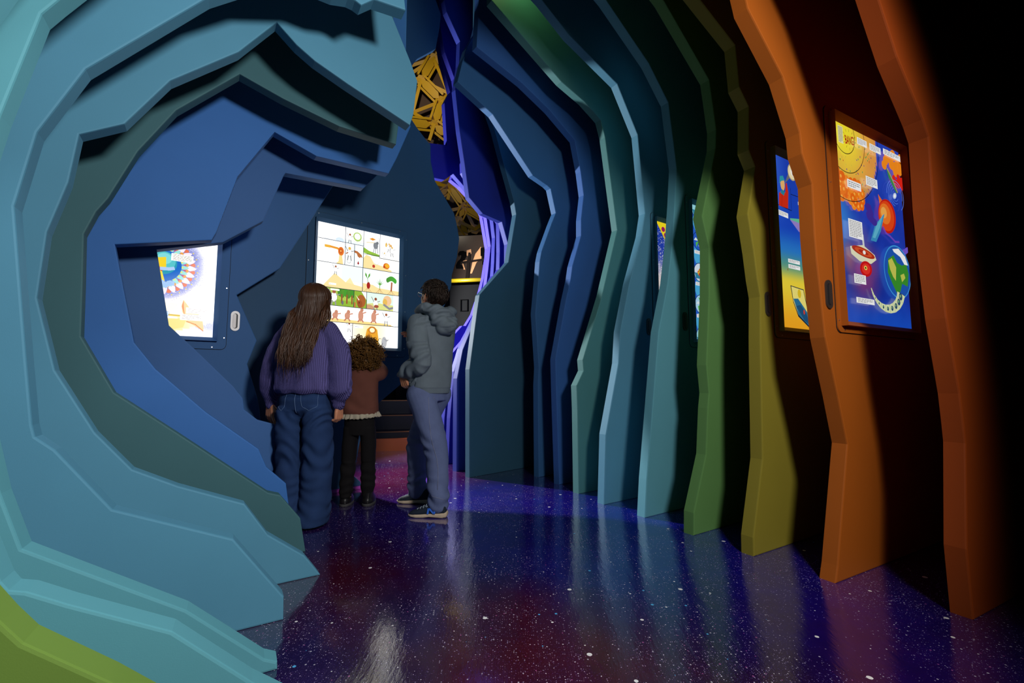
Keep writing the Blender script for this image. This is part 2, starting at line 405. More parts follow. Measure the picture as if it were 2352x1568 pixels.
a, b_ = ep(1058, 688), ep(1075, 715)
bm = bmesh.new()
for q in ([(a[0], b_[1]), (b_[0], b_[1]), (b_[0], b_[1] + .012), (a[0], b_[1] + .012)], [(a[0], a[1] - .012), (b_[0], a[1] - .012), (b_[0], a[1]), (a[0], a[1])],
          [(a[0], b_[1]), (a[0] + .012, b_[1]), (a[0] + .012, a[1]), (a[0], a[1])], [(b_[0] - .012, b_[1]), (b_[0], b_[1]), (b_[0], a[1]), (b_[0] - .012, a[1])]):
    add_prism(bm, q, w * 0.012, u, v, -w, 0.012)
obj('hatch', bm, BLK, ew)
bm = bmesh.new(); add_tube(bm, [u * -.3 + v * zr + w * .05, u * .45 + v * zr + w * .05], 0.03, 10); obj('rail', bm, RAIL, ew, True)
zt = ep(1075, 541)[1]
bm = bmesh.new(); add_prism(bm, [(-.3, zr), (.45, zr), (.45, zt), (-.3, zt)], Vector((0, 0, 0)), u, v, -w, 0.06); obj('glazing', bm, GLAZE, ew)
def epoly(pp, off): return [ep(*p) for p in pp]
bm = bmesh.new()
for q in ([(1072, 575), (1082, 572), (1083, 582), (1077, 588), (1072, 587)], [(1092, 583), (1105, 566), (1106, 595), (1095, 602), (1084, 628), (1080, 628), (1085, 603)],
          [(1061, 600), (1072, 597), (1073, 601), (1064, 605), (1069, 619), (1065, 619)]):
    add_prism(bm, epoly(q, 0), w * .004, u, v, -w, .004)
obj('shard', bm, SHARD, ew)
bm = bmesh.new()
# numeral "2" seen on the glass, and a second upright character at its side
two = [(1052, 583), (1056, 577), (1064, 576), (1071, 579), (1072, 587), (1067, 596), (1060, 603), (1057, 607), (1063, 611), (1065, 617), (1048, 617), (1047, 610), (1051, 601), (1058, 594), (1060, 587), (1056, 585), (1054, 590)]
for q in (two, [(1104, 570), (1118, 566), (1118, 610), (1108, 608), (1108, 588), (1104, 588)]):
    bm = bmesh.new(); add_prism(bm, epoly(q, 0), w * .006, u, v, -w, .004); obj('numeral', bm, BLK, ew)
bm = bmesh.new()
add_prism(bm, epoly([(1076, 580), (1081, 580), (1077, 640), (1069, 640)], 0), w * .008, u, v, -w, .004)
add_prism(bm, epoly([(1058, 601), (1114, 593), (1114, 598), (1058, 606)], 0), w * .0085, u, v, -w, .004)
obj('glazing_bar', bm, plain('dark_bar', srgb((24, 18, 14)), .8, spec=.05), ew)
tag(ew, 'dark exhibit stand with a yellow rail and a brown glazed sign', 'exhibit')

# yellow geodesic dome, seen through the gap
YEL = plain('yellow_dome_paint', srgb((206, 156, 16)), 0.42); BRN = plain('brown_dome_panel', srgb((74, 50, 26)), 0.75)
dome = empty('geodesic_dome', at_depth(1040, 900, 7.5)); dome.location.z = 0; DO = Vector(dome.location)
NODE = {}
def nd(k, px, py, y=6.6): NODE[k] = at_depth(px, py, y + .6) - DO
nd('a', 1000, 25); nd('b', 1030, 0, 6.5); nd('n1', 996, 134); nd('n2', 967, 184); nd('n3', 1015, 232); nd('n4', 997, 287, 6.55); nd('e1', 1030, 214); nd('e2', 948, 258); nd('e3', 930, 280)
nd('e4', 1032, 315, 6.55); nd('e5', 985, 325, 6.5); nd('n5', 1035, 430, 6.5); nd('n6', 1067, 476, 6.45); nd('n7', 1052, 507, 6.4); nd('n8', 1091, 526, 6.55); nd('w1', 998, 420, 6.6); nd('w2', 1003, 452, 6.5); nd('x1', 1052, 402, 6.6)
nd('x2', 1092, 478, 6.45); nd('w3', 1038, 482, 6.45); nd('bt', 1075, 536, 6.6); nd('w4', 1046, 515, 6.55); nd('x3', 1118, 505, 6.4); nd('bl', 1052, 537, 6.6); nd('br', 1120, 530, 6.6); nd('w5', 935, 175); nd('x0', 1040, 150)
nd('x4', 1075, 455, 6.5); nd('q', 1028, 460, 6.5); nd('r1', 1080, 10, 6.5); nd('r2', 1098, 30, 6.5); nd('w6', 946, 150); nd('w7', 930, 230); nd('c1', 985, -30); nd('c2', 1040, -50)
def strut(k0, k1, wdt, dep=0.05, mat=YEL, name='strut'):
    p, q = NODE[k0], NODE[k1]; dv = q - p
    x = dv.normalized(); view = ((p + q) / 2 + DO - CAM).normalized(); y = x.cross(view).normalized(); z = x.cross(y)
    bm = bmesh.new(); M = Matrix(((x.x, y.x, z.x, p.x), (x.y, y.y, z.y, p.y), (x.z, y.z, z.z, p.z), (0, 0, 0, 1)))
    L_ = dv.length
    if wdt > 0.07:        # broad strut: a flat bar between two flanges with pointed ends
        prof = [(0.04, 0), (0.12, -wdt / 2 * .55), (L_ - .12, -wdt / 2 * .55), (L_ - .04, 0), (L_ - .12, wdt / 2 * .55), (0.12, wdt / 2 * .55)]
        add_prism(bm, prof, p, x, y, z, dep)
        for s in (-1, 1): add_box(bm, (L_ / 2, s * wdt / 2 * .80, dep * .5), (L_ - .06, wdt * .16, dep), M)
    else:
        add_box(bm, (L_ / 2, 0, dep / 2), (L_, wdt, dep), M)
    return obj(name, bm, mat, dome)
for k0, k1 in (('n1', 'n2'), ('n2', 'n3'), ('n3', 'n4'), ('n4', 'e4'), ('n4', 'e3'), ('n5', 'n6'), ('n6', 'n7'), ('n7', 'bt'), ('a', 'b'), ('n5', 'x1'), ('n5', 'w2'), ('n1', 'x0'), ('n6', 'x3'), ('c1', 'a')): strut(k0, k1, 0.22 if k0 not in ('n5', 'n6', 'n7') else 0.15)
for k0, k1 in (('n1', 'w5'), ('n2', 'w5'), ('n1', 'e1'), ('n2', 'e1'), ('n3', 'e1'), ('n2', 'e2'), ('n3', 'e2'), ('e2', 'n4'), ('n4', 'e5'), ('n3', 'e4'), ('n5', 'w1'), ('w1', 'x1'), ('n5', 'x4'), ('n6', 'x4'), ('n6', 'w3'), ('n6', 'n8'), ('n7', 'n8'), ('n7', 'w4'), ('n8', 'x3'), ('n8', 'bl'), ('n8', 'br'), ('bl', 'bt'), ('n5', 'q'), ('w6', 'n1'), ('r1', 'r2'), ('x0', 'r2'), ('c2', 'b')): strut(k0, k1, 0.05, 0.04)
for k in ('n1', 'n2', 'n3', 'n4', 'n5', 'n6', 'n7', 'n8'):
    bm = bmesh.new(); p = NODE[k]; vw = (p + DO - CAM).normalized(); x = vw.orthogonal().normalized(); y = vw.cross(x)
    add_prism(bm, [(math.cos(q * math.pi / 3) * .085, math.sin(q * math.pi / 3) * .085) for q in range(6)], p - vw * .02, x, y, vw, .05)
    obj('hub', bm, YEL, dome)
bm = bmesh.new()
sh = [[(900, -80), (900, 330), (1010, 335), (1060, 330), (1125, 300), (1125, -80)], [(940, 380), (985, 560), (1135, 560), (1150, 380)]]
for q in ([(905, -60, 6.75), (1125, -60, 6.7), (1125, 300, 6.7), (1040, 335, 6.7), (990, 337, 6.7), (905, 270, 6.75)], [(980, 405, 6.75), (1140, 380, 6.7), (1140, 538, 6.7), (1040, 538, 6.7)]):
    pp = [at_depth(p[0], p[1], p[2] + .6) - DO for p in q]
    A_ = [bm.verts.new(p) for p in pp]; B_ = [bm.verts.new(p + Vector((0, .04, 0))) for p in pp]
    bm.faces.new(A_); bm.faces.new(B_[::-1])
    for i in range(len(pp)): bm.faces.new([A_[i], B_[i], B_[(i + 1) % len(pp)], A_[(i + 1) % len(pp)]])
bmesh.ops.recalc_face_normals(bm, faces=bm.faces)
obj('dome_skin', bm, BRN, dome)
bm = bmesh.new()
for dx in (-1.1, .9): add_box(bm, (dx, .35, 1.6), (.12, .12, 3.2))
add_box(bm, (-.1, .35, 3.2), (2.2, .14, .14)); obj('base_frame', bm, BLK, dome)
tag(dome, 'yellow geodesic dome with triangular brown panels seen through the gap', 'dome')

# magenta trim at the foot of the comic panel
P = LP[9]; bm = bmesh.new()
s0, s1 = P.floor(748)[0], P.floor(833)[0]
add_box(bm, ((s0 + s1) / 2, -0.012, 0.012), (s1 - s0, 0.022, 0.022), Matrix(((P.t.x, P.n.x, 0, P.n.x * P.n0), (P.t.y, P.n.y, 0, P.n.y * P.n0), (0, 0, 1, 0), (0, 0, 0, 1))))
o = obj('floor_trim', bm, plain('magenta_trim', srgb((190, 70, 190)), .4)); tag(o, 'magenta floor trim along the foot of the comic panel', 'trim')

# ================================================================ light
def spot(name, loc, aim, watts, col=(1, 1, 1), size=60, blend=0.3, rad=0.1):
    d_ = bpy.data.lights.new(name, 'SPOT'); d_.energy = watts; d_.color = col; d_.spot_size = R(size); d_.spot_blend = blend; d_.shadow_soft_size = rad
    o = bpy.data.objects.new(name, d_); C.objects.link(o); o.location = loc
    o.rotation_euler = (Vector(aim) - Vector(loc)).to_track_quat('-Z', 'Y').to_euler(); return o
def point(name, loc, watts, col=(1, 1, 1), rad=0.1):
    d_ = bpy.data.lights.new(name, 'POINT'); d_.energy = watts; d_.color = col; d_.shadow_soft_size = rad
    o = bpy.data.objects.new(name, d_); C.objects.link(o); o.location = loc; return o
spot('key_lamp', (1.2, -0.15, 2.1), (-0.8, 2.3, 0.95), 225, (1, 0.98, 0.95), 106, 0.28, 0.2)
spot('arch_fill', (1.2, -0.15, 2.1), (-1.75, 1.5, 1.35), 90, (1, 0.98, 0.95), 70, 0.8, 0.2)  # extra spot added at the key lamp's place to brighten the left arches
spot('stage_lamp', (-2.6, 5.4, 2.05), (0.4, 4.6, 1.8), 930, (0.97, 0.98, 1), 114, 0.22, 0.05)
spot('entrance_lamp', (0.3, 0.9, 3.6), (-1.2, 1.35, 0.2), 110, (1, 0.98, 0.95), 60, 0.6, 0.1)
spot('dome_lamp', (-1.5, 5.5, 5.6), (-1.0, 7.4, 4.9), 70, (1, 0.95, 0.88), 110, 0.8, 0.1)
s_, z_ = RP[6].hit(1165, -85)
point('lime_lamp', RP[6].world(s_, z_, .12), 4.5, (0.75, 1, 0.3), 0.05)
spot('sign_fill', (-1.2, 6.0, 3.4), (-0.6, 6.75, 2.4), 14, (1, 0.86, 0.66), 90, 0.6, 0.05)  # added fill that lifts the dark sign; no known fixture there
wd = bpy.data.worlds.new('world'); SC.world = wd; wd.use_nodes = True
wd.node_tree.nodes['Background'].inputs[0].default_value = (0.02, 0.03, 0.05, 1); wd.node_tree.nodes['Background'].inputs[1].default_value = 0.3
# ================================================================ people: shapes are blended into one skin per piece
class Blob:
    def __init__(self): self.bm = bmesh.new()
    def ell(self, c, r, M=None, seg=20):
        T = Matrix.Translation(Vector(c)) @ (M.to_4x4() if M else Matrix.Identity(4)) @ Matrix.Diagonal((r[0], r[1], r[2], 1))
        bmesh.ops.create_uvsphere(self.bm, u_segments=seg, v_segments=seg // 2 + 2, radius=1, matrix=T)
    def chain(self, pts, rad, n=14, sub=4):
        """rounded tapering limb through pts, smoothly interpolated"""
        pts = [Vector(p) for p in pts]
        P, Rr = [], []
        for i in range(len(pts) - 1):
            p0 = pts[max(0, i - 1)]; p1 = pts[i]; p2 = pts[i + 1]; p3 = pts[min(len(pts) - 1, i + 2)]
            for k in range(sub):
                t = k / sub
                P.append(0.5 * ((2 * p1) + (p2 - p0) * t + (2 * p0 - 5 * p1 + 4 * p2 - p3) * t * t + (3 * p1 - p0 - 3 * p2 + p3) * t ** 3))
                Rr.append(rad[i] * (1 - t) + rad[i + 1] * t)
        P.append(pts[-1]); Rr.append(rad[-1])
        d0 = (P[0] - P[1]).normalized(); d1 = (P[-1] - P[-2]).normalized()
        cap0 = [(P[0] + d0 * Rr[0] * math.sin(a), Rr[0] * math.cos(a)) for a in (1.45, 1.1, .7, .35)]
        cap1 = [(P[-1] + d1 * Rr[-1] * math.sin(a), Rr[-1] * math.cos(a)) for a in (.35, .7, 1.1, 1.45)]
        Q = [c[0] for c in cap0] + P + [c[0] for c in cap1]
        S = [c[1] for c in cap0] + Rr + [c[1] for c in cap1]
        add_tube(self.bm, Q, S, n)
    def loft(self, rings, n=28, e=2.3, sub=4):
        """rings: (x, y, z, rx, ry); closed stack of rounded sections"""
        full = []
        for i in range(len(rings) - 1):
            a, b = rings[i], rings[i + 1]
            for k in range(sub):
                t = k / sub; t = t * t * (3 - 2 * t) * .5 + t * .5
                full.append([a[j] * (1 - t) + b[j] * t for j in range(5)])
        full.append(list(rings[-1]))
        R_ = []
        for x, y, z, rx, ry in full:
            r = []
            for k in range(n):
                a = 2 * math.pi * k / n; c, s = math.cos(a), math.sin(a)
                r.append(self.bm.verts.new((x + rx * math.copysign(abs(c) ** (2 / e), c), y + ry * math.copysign(abs(s) ** (2 / e), s), z)))
            R_.append(r)
        for a, b in zip(R_, R_[1:]):
            for k in range(n): self.bm.faces.new([a[k], a[(k + 1) % n], b[(k + 1) % n], b[k]])
        self.bm.faces.new(R_[0][::-1]); self.bm.faces.new(R_[-1])
    def mesh(self, voxel=0.005, smooth=4, disp=None):
        bmesh.ops.recalc_face_normals(self.bm, faces=self.bm.faces)
        me = bpy.data.meshes.new('tmp'); self.bm.to_mesh(me); self.bm.free()
        o = bpy.data.objects.new('tmp', me); C.objects.link(o)
        m = o.modifiers.new('r', 'REMESH'); m.mode = 'VOXEL'; m.voxel_size = voxel
        if smooth:
            s = o.modifiers.new('s', 'SMOOTH'); s.iterations = smooth; s.factor = 0.5
        dg = bpy.context.evaluated_depsgraph_get(); ev = o.evaluated_get(dg)
        out = bpy.data.meshes.new_from_object(ev)
        bpy.data.objects.remove(o); bpy.data.meshes.remove(me)
        if disp:
            ns = [v.normal.copy() for v in out.vertices]
            for v, nn_ in zip(out.vertices, ns): v.co = v.co + nn_ * disp(v.co, nn_)
        return out
def put(name, me, mat, parent): return link(name, me, mat, parent, smooth=True)
def nz3(p, s, sz=1.0, off=0.0): return noise.noise(Vector((p.x * s + off, p.y * s + off * .7, p.z * s * sz)))

SKIN = plain('skin', srgb((196, 132, 100)), 0.5)
SKIN.node_tree.nodes['Principled BSDF'].inputs['Subsurface Weight'].default_value = 0.15
SKIN.node_tree.nodes['Principled BSDF'].inputs['Subsurface Radius'].default_value = (0.012, 0.004, 0.002)
EYEW = plain('eye_white', (0.7, 0.68, 0.65), 0.2); IRIS = plain('dark_iris', (0.03, 0.015, 0.01), 0.15)
def fabric(name, col, scale=900, strength=0.15, rough=0.9):
    m, N, L, b = new_mat(name)
    tc = N.new('ShaderNodeTexCoord'); n1 = N.new('ShaderNodeTexNoise'); n1.inputs['Scale'].default_value = 14; n1.inputs['Detail'].default_value = 6
    L.new(tc.outputs['Object'], n1.inputs['Vector'])
    mx = N.new('ShaderNodeMix'); mx.data_type = 'RGBA'; mx.inputs[6].default_value = (*[c * .8 for c in col], 1); mx.inputs[7].default_value = (*[min(1, c * 1.2) for c in col], 1)
    L.new(n1.outputs['Fac'], mx.inputs[0]); L.new(mx.outputs[2], b.inputs['Base Color'])
    n2 = N.new('ShaderNodeTexNoise'); n2.inputs['Scale'].default_value = scale; L.new(tc.outputs['Object'], n2.inputs['Vector'])
    bp = N.new('ShaderNodeBump'); bp.inputs['Strength'].default_value = strength; bp.inputs['Distance'].default_value = .002
    L.new(n2.outputs['Fac'], bp.inputs['Height']); L.new(bp.outputs['Normal'], b.inputs['Normal'])
    b.inputs['Roughness'].default_value = rough; b.inputs['Specular IOR Level'].default_value = 0.2
    return m
def knit(name, col):
    """chunky fisherman rib: upright ribs broken into small stitches"""
    m, N, L, b = new_mat(name)
    tc = N.new('ShaderNodeTexCoord'); P = tc.outputs['Object']
    wv = N.new('ShaderNodeTexWave'); wv.bands_direction = 'X'; wv.inputs['Scale'].default_value = 36; wv.inputs['Distortion'].default_value = .6; wv.inputs['Detail'].default_value = 1; wv.inputs['Detail Scale'].default_value = 3
    w2 = N.new('ShaderNodeTexWave'); w2.bands_direction = 'Z'; w2.inputs['Scale'].default_value = 42; w2.inputs['Distortion'].default_value = .5
    L.new(P, wv.inputs['Vector']); L.new(P, w2.inputs['Vector'])
    mu = N.new('ShaderNodeMath'); mu.operation = 'MULTIPLY_ADD'; L.new(w2.outputs['Fac'], mu.inputs[0]); mu.inputs[1].default_value = .13; L.new(wv.outputs['Fac'], mu.inputs[2])
    mx = N.new('ShaderNodeMix'); mx.data_type = 'RGBA'; mx.inputs[6].default_value = (*[c * .62 for c in col], 1); mx.inputs[7].default_value = (*[c * 1.12 for c in col], 1)  # rib furrows coloured darker: their shade is painted in over the bump
    L.new(mu.outputs[0], mx.inputs[0]); L.new(mx.outputs[2], b.inputs['Base Color'])
    bp = N.new('ShaderNodeBump'); bp.inputs['Strength'].default_value = .9; bp.inputs['Distance'].default_value = .004
    L.new(mu.outputs[0], bp.inputs['Height']); L.new(bp.outputs['Normal'], b.inputs['Normal'])
    b.inputs['Roughness'].default_value = .95; b.inputs['Specular IOR Level'].default_value = .1
    return m
def hair_mat(name, c0, c1, trans=0.25, rough=0.42):
    m, N, L, b = new_mat(name)
    tc = N.new('ShaderNodeTexCoord'); n1 = N.new('ShaderNodeTexNoise'); n1.inputs['Scale'].default_value = 30; n1.inputs['Detail'].default_value = 3
    mp = N.new('ShaderNodeMapping'); mp.inputs['Scale'].default_value = (1, 1, .15); L.new(tc.outputs['Object'], mp.inputs['Vector']); L.new(mp.outputs[0], n1.inputs['Vector'])
    mx = N.new('ShaderNodeMix'); mx.data_type = 'RGBA'; mx.inputs[6].default_value = (*c0, 1); mx.inputs[7].default_value = (*c1, 1)
    L.new(n1.outputs['Fac'], mx.inputs[0]); L.new(mx.outputs[2], b.inputs['Base Color'])
    b.inputs['Roughness'].default_value = rough; b.inputs['Specular IOR Level'].default_value = .45
    tr = N.new('ShaderNodeBsdfTranslucent'); L.new(mx.outputs[2], tr.inputs['Color'])
    ms = N.new('ShaderNodeMixShader'); ms.inputs[0].default_value = trans
    L.new(b.outputs[0], ms.inputs[1]); L.new(tr.outputs[0], ms.inputs[2]); L.new(ms.outputs[0], N['Material Output'].inputs['Surface'])
    return m

def head(B, c, H, M):
    """head of height H centred at c; M turns local (face +Y, up +Z)"""
    c = Vector(c)
    def q(x, y, z): return c + M @ Vector((x * H, y * H, z * H))
    def e(p, r): B.ell(q(*p), [k * H for k in r], M)
    e((0, -.05, .12), (.34, .43, .37)); e((0, .12, -.16), (.27, .27, .33)); e((0, .25, -.40), (.12, .11, .085))
    e((-.15, .21, -.12), (.12, .12, .13)); e((.15, .21, -.12), (.12, .12, .13)); e((0, .31, .10), (.23, .10, .07))
    B.chain([q(0, .37, .02), q(0, .44, -.05), q(0, .47, -.12)], [.03 * H, .04 * H, .055 * H], 10, 2)
    e((-.05, .41, -.13), (.035, .04, .03)); e((.05, .41, -.13), (.035, .04, .03))
    e((0, .37, -.25), (.10, .04, .024)); e((0, .365, -.295), (.085, .04, .026))
    for s in (-1, 1):
        Me = M @ Matrix.Rotation(R(22) * s, 3, 'Z')
        B.ell(q(s * .35, -.04, -.03), (.03 * H, .085 * H, .14 * H), Me); B.ell(q(s * .365, -.06, .04), (.035 * H, .07 * H, .08 * H), Me); B.ell(q(s * .345, 0, -.13), (.03 * H, .04 * H, .05 * H), Me)
    return q
def eyes(parent, q, H):
    for s in (-1, 1):
        B = bmesh.new(); bmesh.ops.create_uvsphere(B, u_segments=14, v_segments=10, radius=.062 * H, matrix=Matrix.Translation(q(s * .14, .325, -.005)))
        o = obj('eye', B, EYEW, parent, True)
        B = bmesh.new(); bmesh.ops.create_uvsphere(B, u_segments=12, v_segments=8, radius=.034 * H, matrix=Matrix.Translation(q(s * .14, .357, -.005)))
        obj('iris', B, IRIS, o, True)
def hand(B, w, d, nrm, thumb, Lh, curl, spread=0.12):
    """w wrist; d finger direction; nrm palm side; thumb the thumb side; curl per-joint bend (radians)"""
    w = Vector(w); d = Vector(d).normalized(); nrm = Vector(nrm); nrm = (nrm - d * nrm.dot(d)).normalized()
    s = Vector(thumb); s = (s - d * s.dot(d) - nrm * s.dot(nrm)).normalized()
    r = Lh * 0.052
    offs = (.19, .065, -.06, -.175); lens = (.40, .45, .41, .32)
    for i in range(4):
        k = w + d * Lh * (.53 - .02 * abs(i - 1.2)) + s * offs[i] * Lh
        B.chain([w + s * offs[i] * Lh * .55, w + d * Lh * .25 + s * offs[i] * Lh * .85, k], [r * 1.5, r * 1.7, r * 1.35], 10, 2)
        dirn = (d + s * spread * (1.2 - i) * .8).normalized(); p = k; pts = [k]; cu = curl[i] if isinstance(curl, (list, tuple)) else curl
        for j, fr in enumerate((.46, .30, .24)):
            dirn = (Matrix.Rotation(cu * (1, 1.15, .8)[j], 3, dirn.cross(nrm).normalized()) @ dirn).normalized()
            p = p + dirn * lens[i] * fr * Lh; pts.append(p)
        B.chain(pts, [r * 1.12, r * 1.02, r * .92, r * .72], 9, 2)
    t0 = w + d * Lh * .12 + s * Lh * .15; t1 = t0 + (d * .62 + s * .55 + nrm * .35).normalized() * Lh * .24
    t2 = t1 + (d * .85 + s * .25 + nrm * .35).normalized() * Lh * .18; t3 = t2 + (d * .9 + s * .05 + nrm * .4).normalized() * Lh * .13
    B.chain([t0, t1, t2, t3], [r * 1.5, r * 1.35, r * 1.1, r * .8], 9, 2)
def stitch(name, pts, rad, mat, parent):
    bm = bmesh.new(); add_tube(bm, pts, rad, 5); return obj(name, bm, mat, parent, True)

# ---------------------------------------------------------------- the girl
def build_girl():
    org = at_depth(705, 900, 2.80); org.z = 0
    g = empty('person', org, R(-4))
    tag(g, 'girl with long brown hair, purple knit sweater and wide blue jeans', 'person', 'children looking at the comic lightbox')
    q_ = None
    B = Blob()
    MH = Matrix.Rotation(R(-8), 3, 'Z') @ Matrix.Rotation(R(12), 3, 'X')
    hc = Vector((0.03, 0.02, 1.345))
    q_ = head(B, hc, 0.215, MH)
    B.chain([q_(0, -.1, -.30), (0.012, -0.01, 1.22), (0.0, -0.01, 1.12)], [.05, .048, .07])
    B.loft([(0, 0, .70, .13, .09), (0, 0, .82, .125, .085), (0, 0, .95, .11, .08), (0, 0, 1.08, .125, .085), (0, 0, 1.17, .12, .07), (0, 0, 1.22, .05, .05)])
    Lw, Rw = Vector((-.258, .05, .715)), Vector((.19, .03, .70))
    B.chain([(-.13, 0, 1.15), (-.215, -.01, .93), Lw], [.048, .038, .024]); B.chain([(.13, 0, 1.15), (.205, -.01, .92), Rw], [.048, .038, .024])
    hand(B, Lw, (-.06, .02, -1), (.5, .9, 0), (.9, -.5, 0), .155, (.10, .25, .3, .35), .6)
    hand(B, Rw, (-.04, .10, -1), (-1, .2, 0), (-.1, 1, 0), .150, (.75, .8, .85, .9))
    for s in (-1, 1): B.chain([(s * .07, 0, .72), (s * .072, 0, .42), (s * .075, -.01, .08)], [.065, .042, .030]); B.chain([(s * .075, -.03, .05), (s * .08, .09, .03)], [.028, .022])
    put('body', B.mesh(.0038, 3), SKIN, g)
    eyes(g, q_, .215)
    # jeans: wide legs that pool a little over the shoes
    B = Blob()
    B.loft([(-.004, 0, .625, .10, .06), (-.004, -.002, .675, .144, .105), (-.004, -.005, .74, .147, .115), (-.004, 0, .80, .145, .10), (-.004, .005, .85, .135, .09)])
    B.loft([(-.085, -.005, .70, .072, .10), (-.088, -.005, .55, .079, .098), (-.085, 0, .36, .076, .088), (-.078, -.01, .18, .078, .09), (-.066, -.02, .06, .086, .108), (-.062, -.02, .015, .084, .108)], e=2.2)
    B.loft([(.076, -.005, .70, .072, .10), (.080, -.005, .55, .080, .098), (.082, 0, .36, .082, .088), (.084, -.01, .18, .088, .09), (.078, -.02, .06, .092, .108), (.074, -.02, .012, .086, .108)], e=2.2)
    def fold(p, n):
        k = 1.0 if p.z < .68 else .3
        lo = max(0, 1 - abs(p.z - .12) / .22); kn = max(0, 1 - abs(p.z - .40) / .16); hp = max(0, 1 - abs(p.z - .63) / .10)
        return k * (.006 * nz3(p, 7, .55) + lo * .012 * math.sin(p.z * 75 + 9 * nz3(p, 6, .6, 3)) * max(0, nz3(p, 5, 1, 8) + .35) + kn * .008 * math.sin(p.z * 60 + 10 * nz3(p, 5, .7, 5)) + hp * .007 * math.sin((p.z - abs(p.x) * .9) * 85 + 6 * nz3(p, 6, 1, 2)))
    jm = fabric('dark_denim', srgb((32, 54, 94)), 260, .45)
    j = put('jeans', B.mesh(.006, 5, fold), jm, g)
    ST = plain('denim_stitch', srgb((92, 118, 160)), .9)
    from mathutils.bvhtree import BVHTree
    bvh = BVHTree.FromPolygons([v.co[:] for v in j.data.vertices], [p.vertices[:] for p in j.data.polygons])
    def on(x, z, lift=.0012):
        h = bvh.ray_cast(Vector((x, -1, z)), Vector((0, 1, 0)))
        return h[0] + Vector((0, -lift, 0)) if h[0] else Vector((x, -.1, z))
    def seg(a, b, n=8): return [on(a[0] + (b[0] - a[0]) * i / n, a[1] + (b[1] - a[1]) * i / n) for i in range(n + 1)]
    for pp in ([(-.068, .775), (-.078, .70), (-.098, .676), (-.125, .70)], [(.022, .775), (.032, .70), (.072, .678), (.112, .70), (.112, .775)]):
        o = None
        pts = []
        for a, b in zip(pp, pp[1:]): pts += seg(a, b)[:-1]
        pts.append(on(*pp[-1])); stitch('back_pocket', pts, .0011, ST, j)
    stitch('centre_seam', seg((-.012, .80), (-.006, .66), 14), .0016, ST, j)
    # trainers mostly under the hems
    SH = plain('dark_shoe', (.012, .01, .01), .45)
    for s in (-1, 1):
        B = Blob(); x = -.066 if s < 0 else .078
        B.loft([(x, .05, .004, .042, .115), (x, .05, .03, .043, .117), (x, .04, .06, .036, .10), (x, .0, .09, .03, .055)])
        put('shoe', B.mesh(.006, 3), SH, g)
    # sweater
    B = Blob()
    B.loft([(-.008, -.008, .775, .155, .115), (-.008, -.01, .80, .172, .13), (-.008, -.01, .88, .176, .135), (-.004, -.008, 1.0, .165, .125), (0, -.005, 1.10, .16, .112), (0, 0, 1.175, .135, .09), (.004, 0, 1.225, .07, .062), (.006, 0, 1.25, .056, .054)], n=36)
    B.chain([(-.12, 0, 1.155), (-.19, -.005, 1.03), (-.228, -.005, .90), (-.246, .03, .80), (-.256, .045, .745)], [.066, .066, .062, .064, .040], 18)
    B.chain([(.12, 0, 1.155), (.188, -.005, 1.03), (.205, -.01, .90), (.205, .0, .80), (.190, .02, .755)], [.066, .070, .070, .076, .048], 18)
    B.chain([(-.256, .046, .75), (-.258, .05, .705)], [.034, .031], 16); B.chain([(.192, .022, .75), (.190, .03, .70)], [.036, .032], 16)
    def sw(p, n):
        d = .005 * nz3(p, 9, .7)
        if abs(p.x) > .15: d += .006 * math.sin(p.z * 62 + 8 * nz3(p, 7, .5, 4)) * max(0, nz3(p, 6, .6, 1) + .3)
        if p.z < .90 and abs(p.x) < .17: d += .004 * math.sin(p.x * 70 + 5 * nz3(p, 5)) * max(0, (.9 - p.z) / .12)
        return d
    put('sweater', B.mesh(.006, 5, sw), knit('purple_knit', srgb((92, 86, 142))), g)
    # long hair
    rnd = random.Random(4)
    HB = bmesh.new()
    bz = [(1.25, -.085), (1.15, -.115), (1.05, -.15), (.95, -.165), (.85, -.165)]
    def backy(x, z):
        zz = max(.85, min(1.25, z))
        for (z0, y0), (z1, y1) in zip(bz, bz[1:]):
            if zz <= z0 and zz >= z1: y = y0 + (y1 - y0) * (z0 - zz) / (z0 - z1); break
        return y + min(.09, max(0, abs(x) - .05) ** 2 * 4.5)
    cr = Vector((.34, .43, .37)) * .215 * 1.06; hcen = hc + MH @ Vector((0, -.05, .12)) * .215
    def strand(phi, start, zend, rad, spread, lay):
        pts = []; amp = rnd.uniform(.004, .013); ph = rnd.uniform(0, 6.3); fr = rnd.uniform(16, 30)
        for k in range(9):
            th = R(start + (98 - start) * k / 8)
            lx, ly, lz = math.sin(th) * math.sin(phi), -math.sin(th) * math.cos(phi), math.cos(th)
            pts.append(hcen + MH @ Vector((lx * cr.x * lay, ly * cr.y * lay, lz * cr.z * lay)))
        p = pts[-1].copy(); x0 = p.x - hcen.x; side = abs(math.sin(phi)); n = 17
        for k in range(1, n + 1):
            t = k / n; z = p.z + (zend - p.z) * t
            xx = hcen.x + x0 * (1 + spread * math.sin(min(1, t * 1.6) * 1.57)) - .022 * t
            w_ = amp * t * math.sin(fr * (z) * 1.4 + ph)
            yb = backy(xx, z) - .012 * (lay - .95) * 10 - .006
            y0 = p.y + (yb - p.y) * min(1, t * 2.2)
            pts.append(Vector((xx + w_, y0 + amp * .8 * t * math.cos(fr * z + ph), z)))
        nn_ = len(pts); add_tube(HB, pts, [rad * (.45 + .55 * min(1, i / 6)) * (1 if i < nn_ - 7 else max(.08, (nn_ - 1 - i) / 7)) for i in range(nn_)], 5)
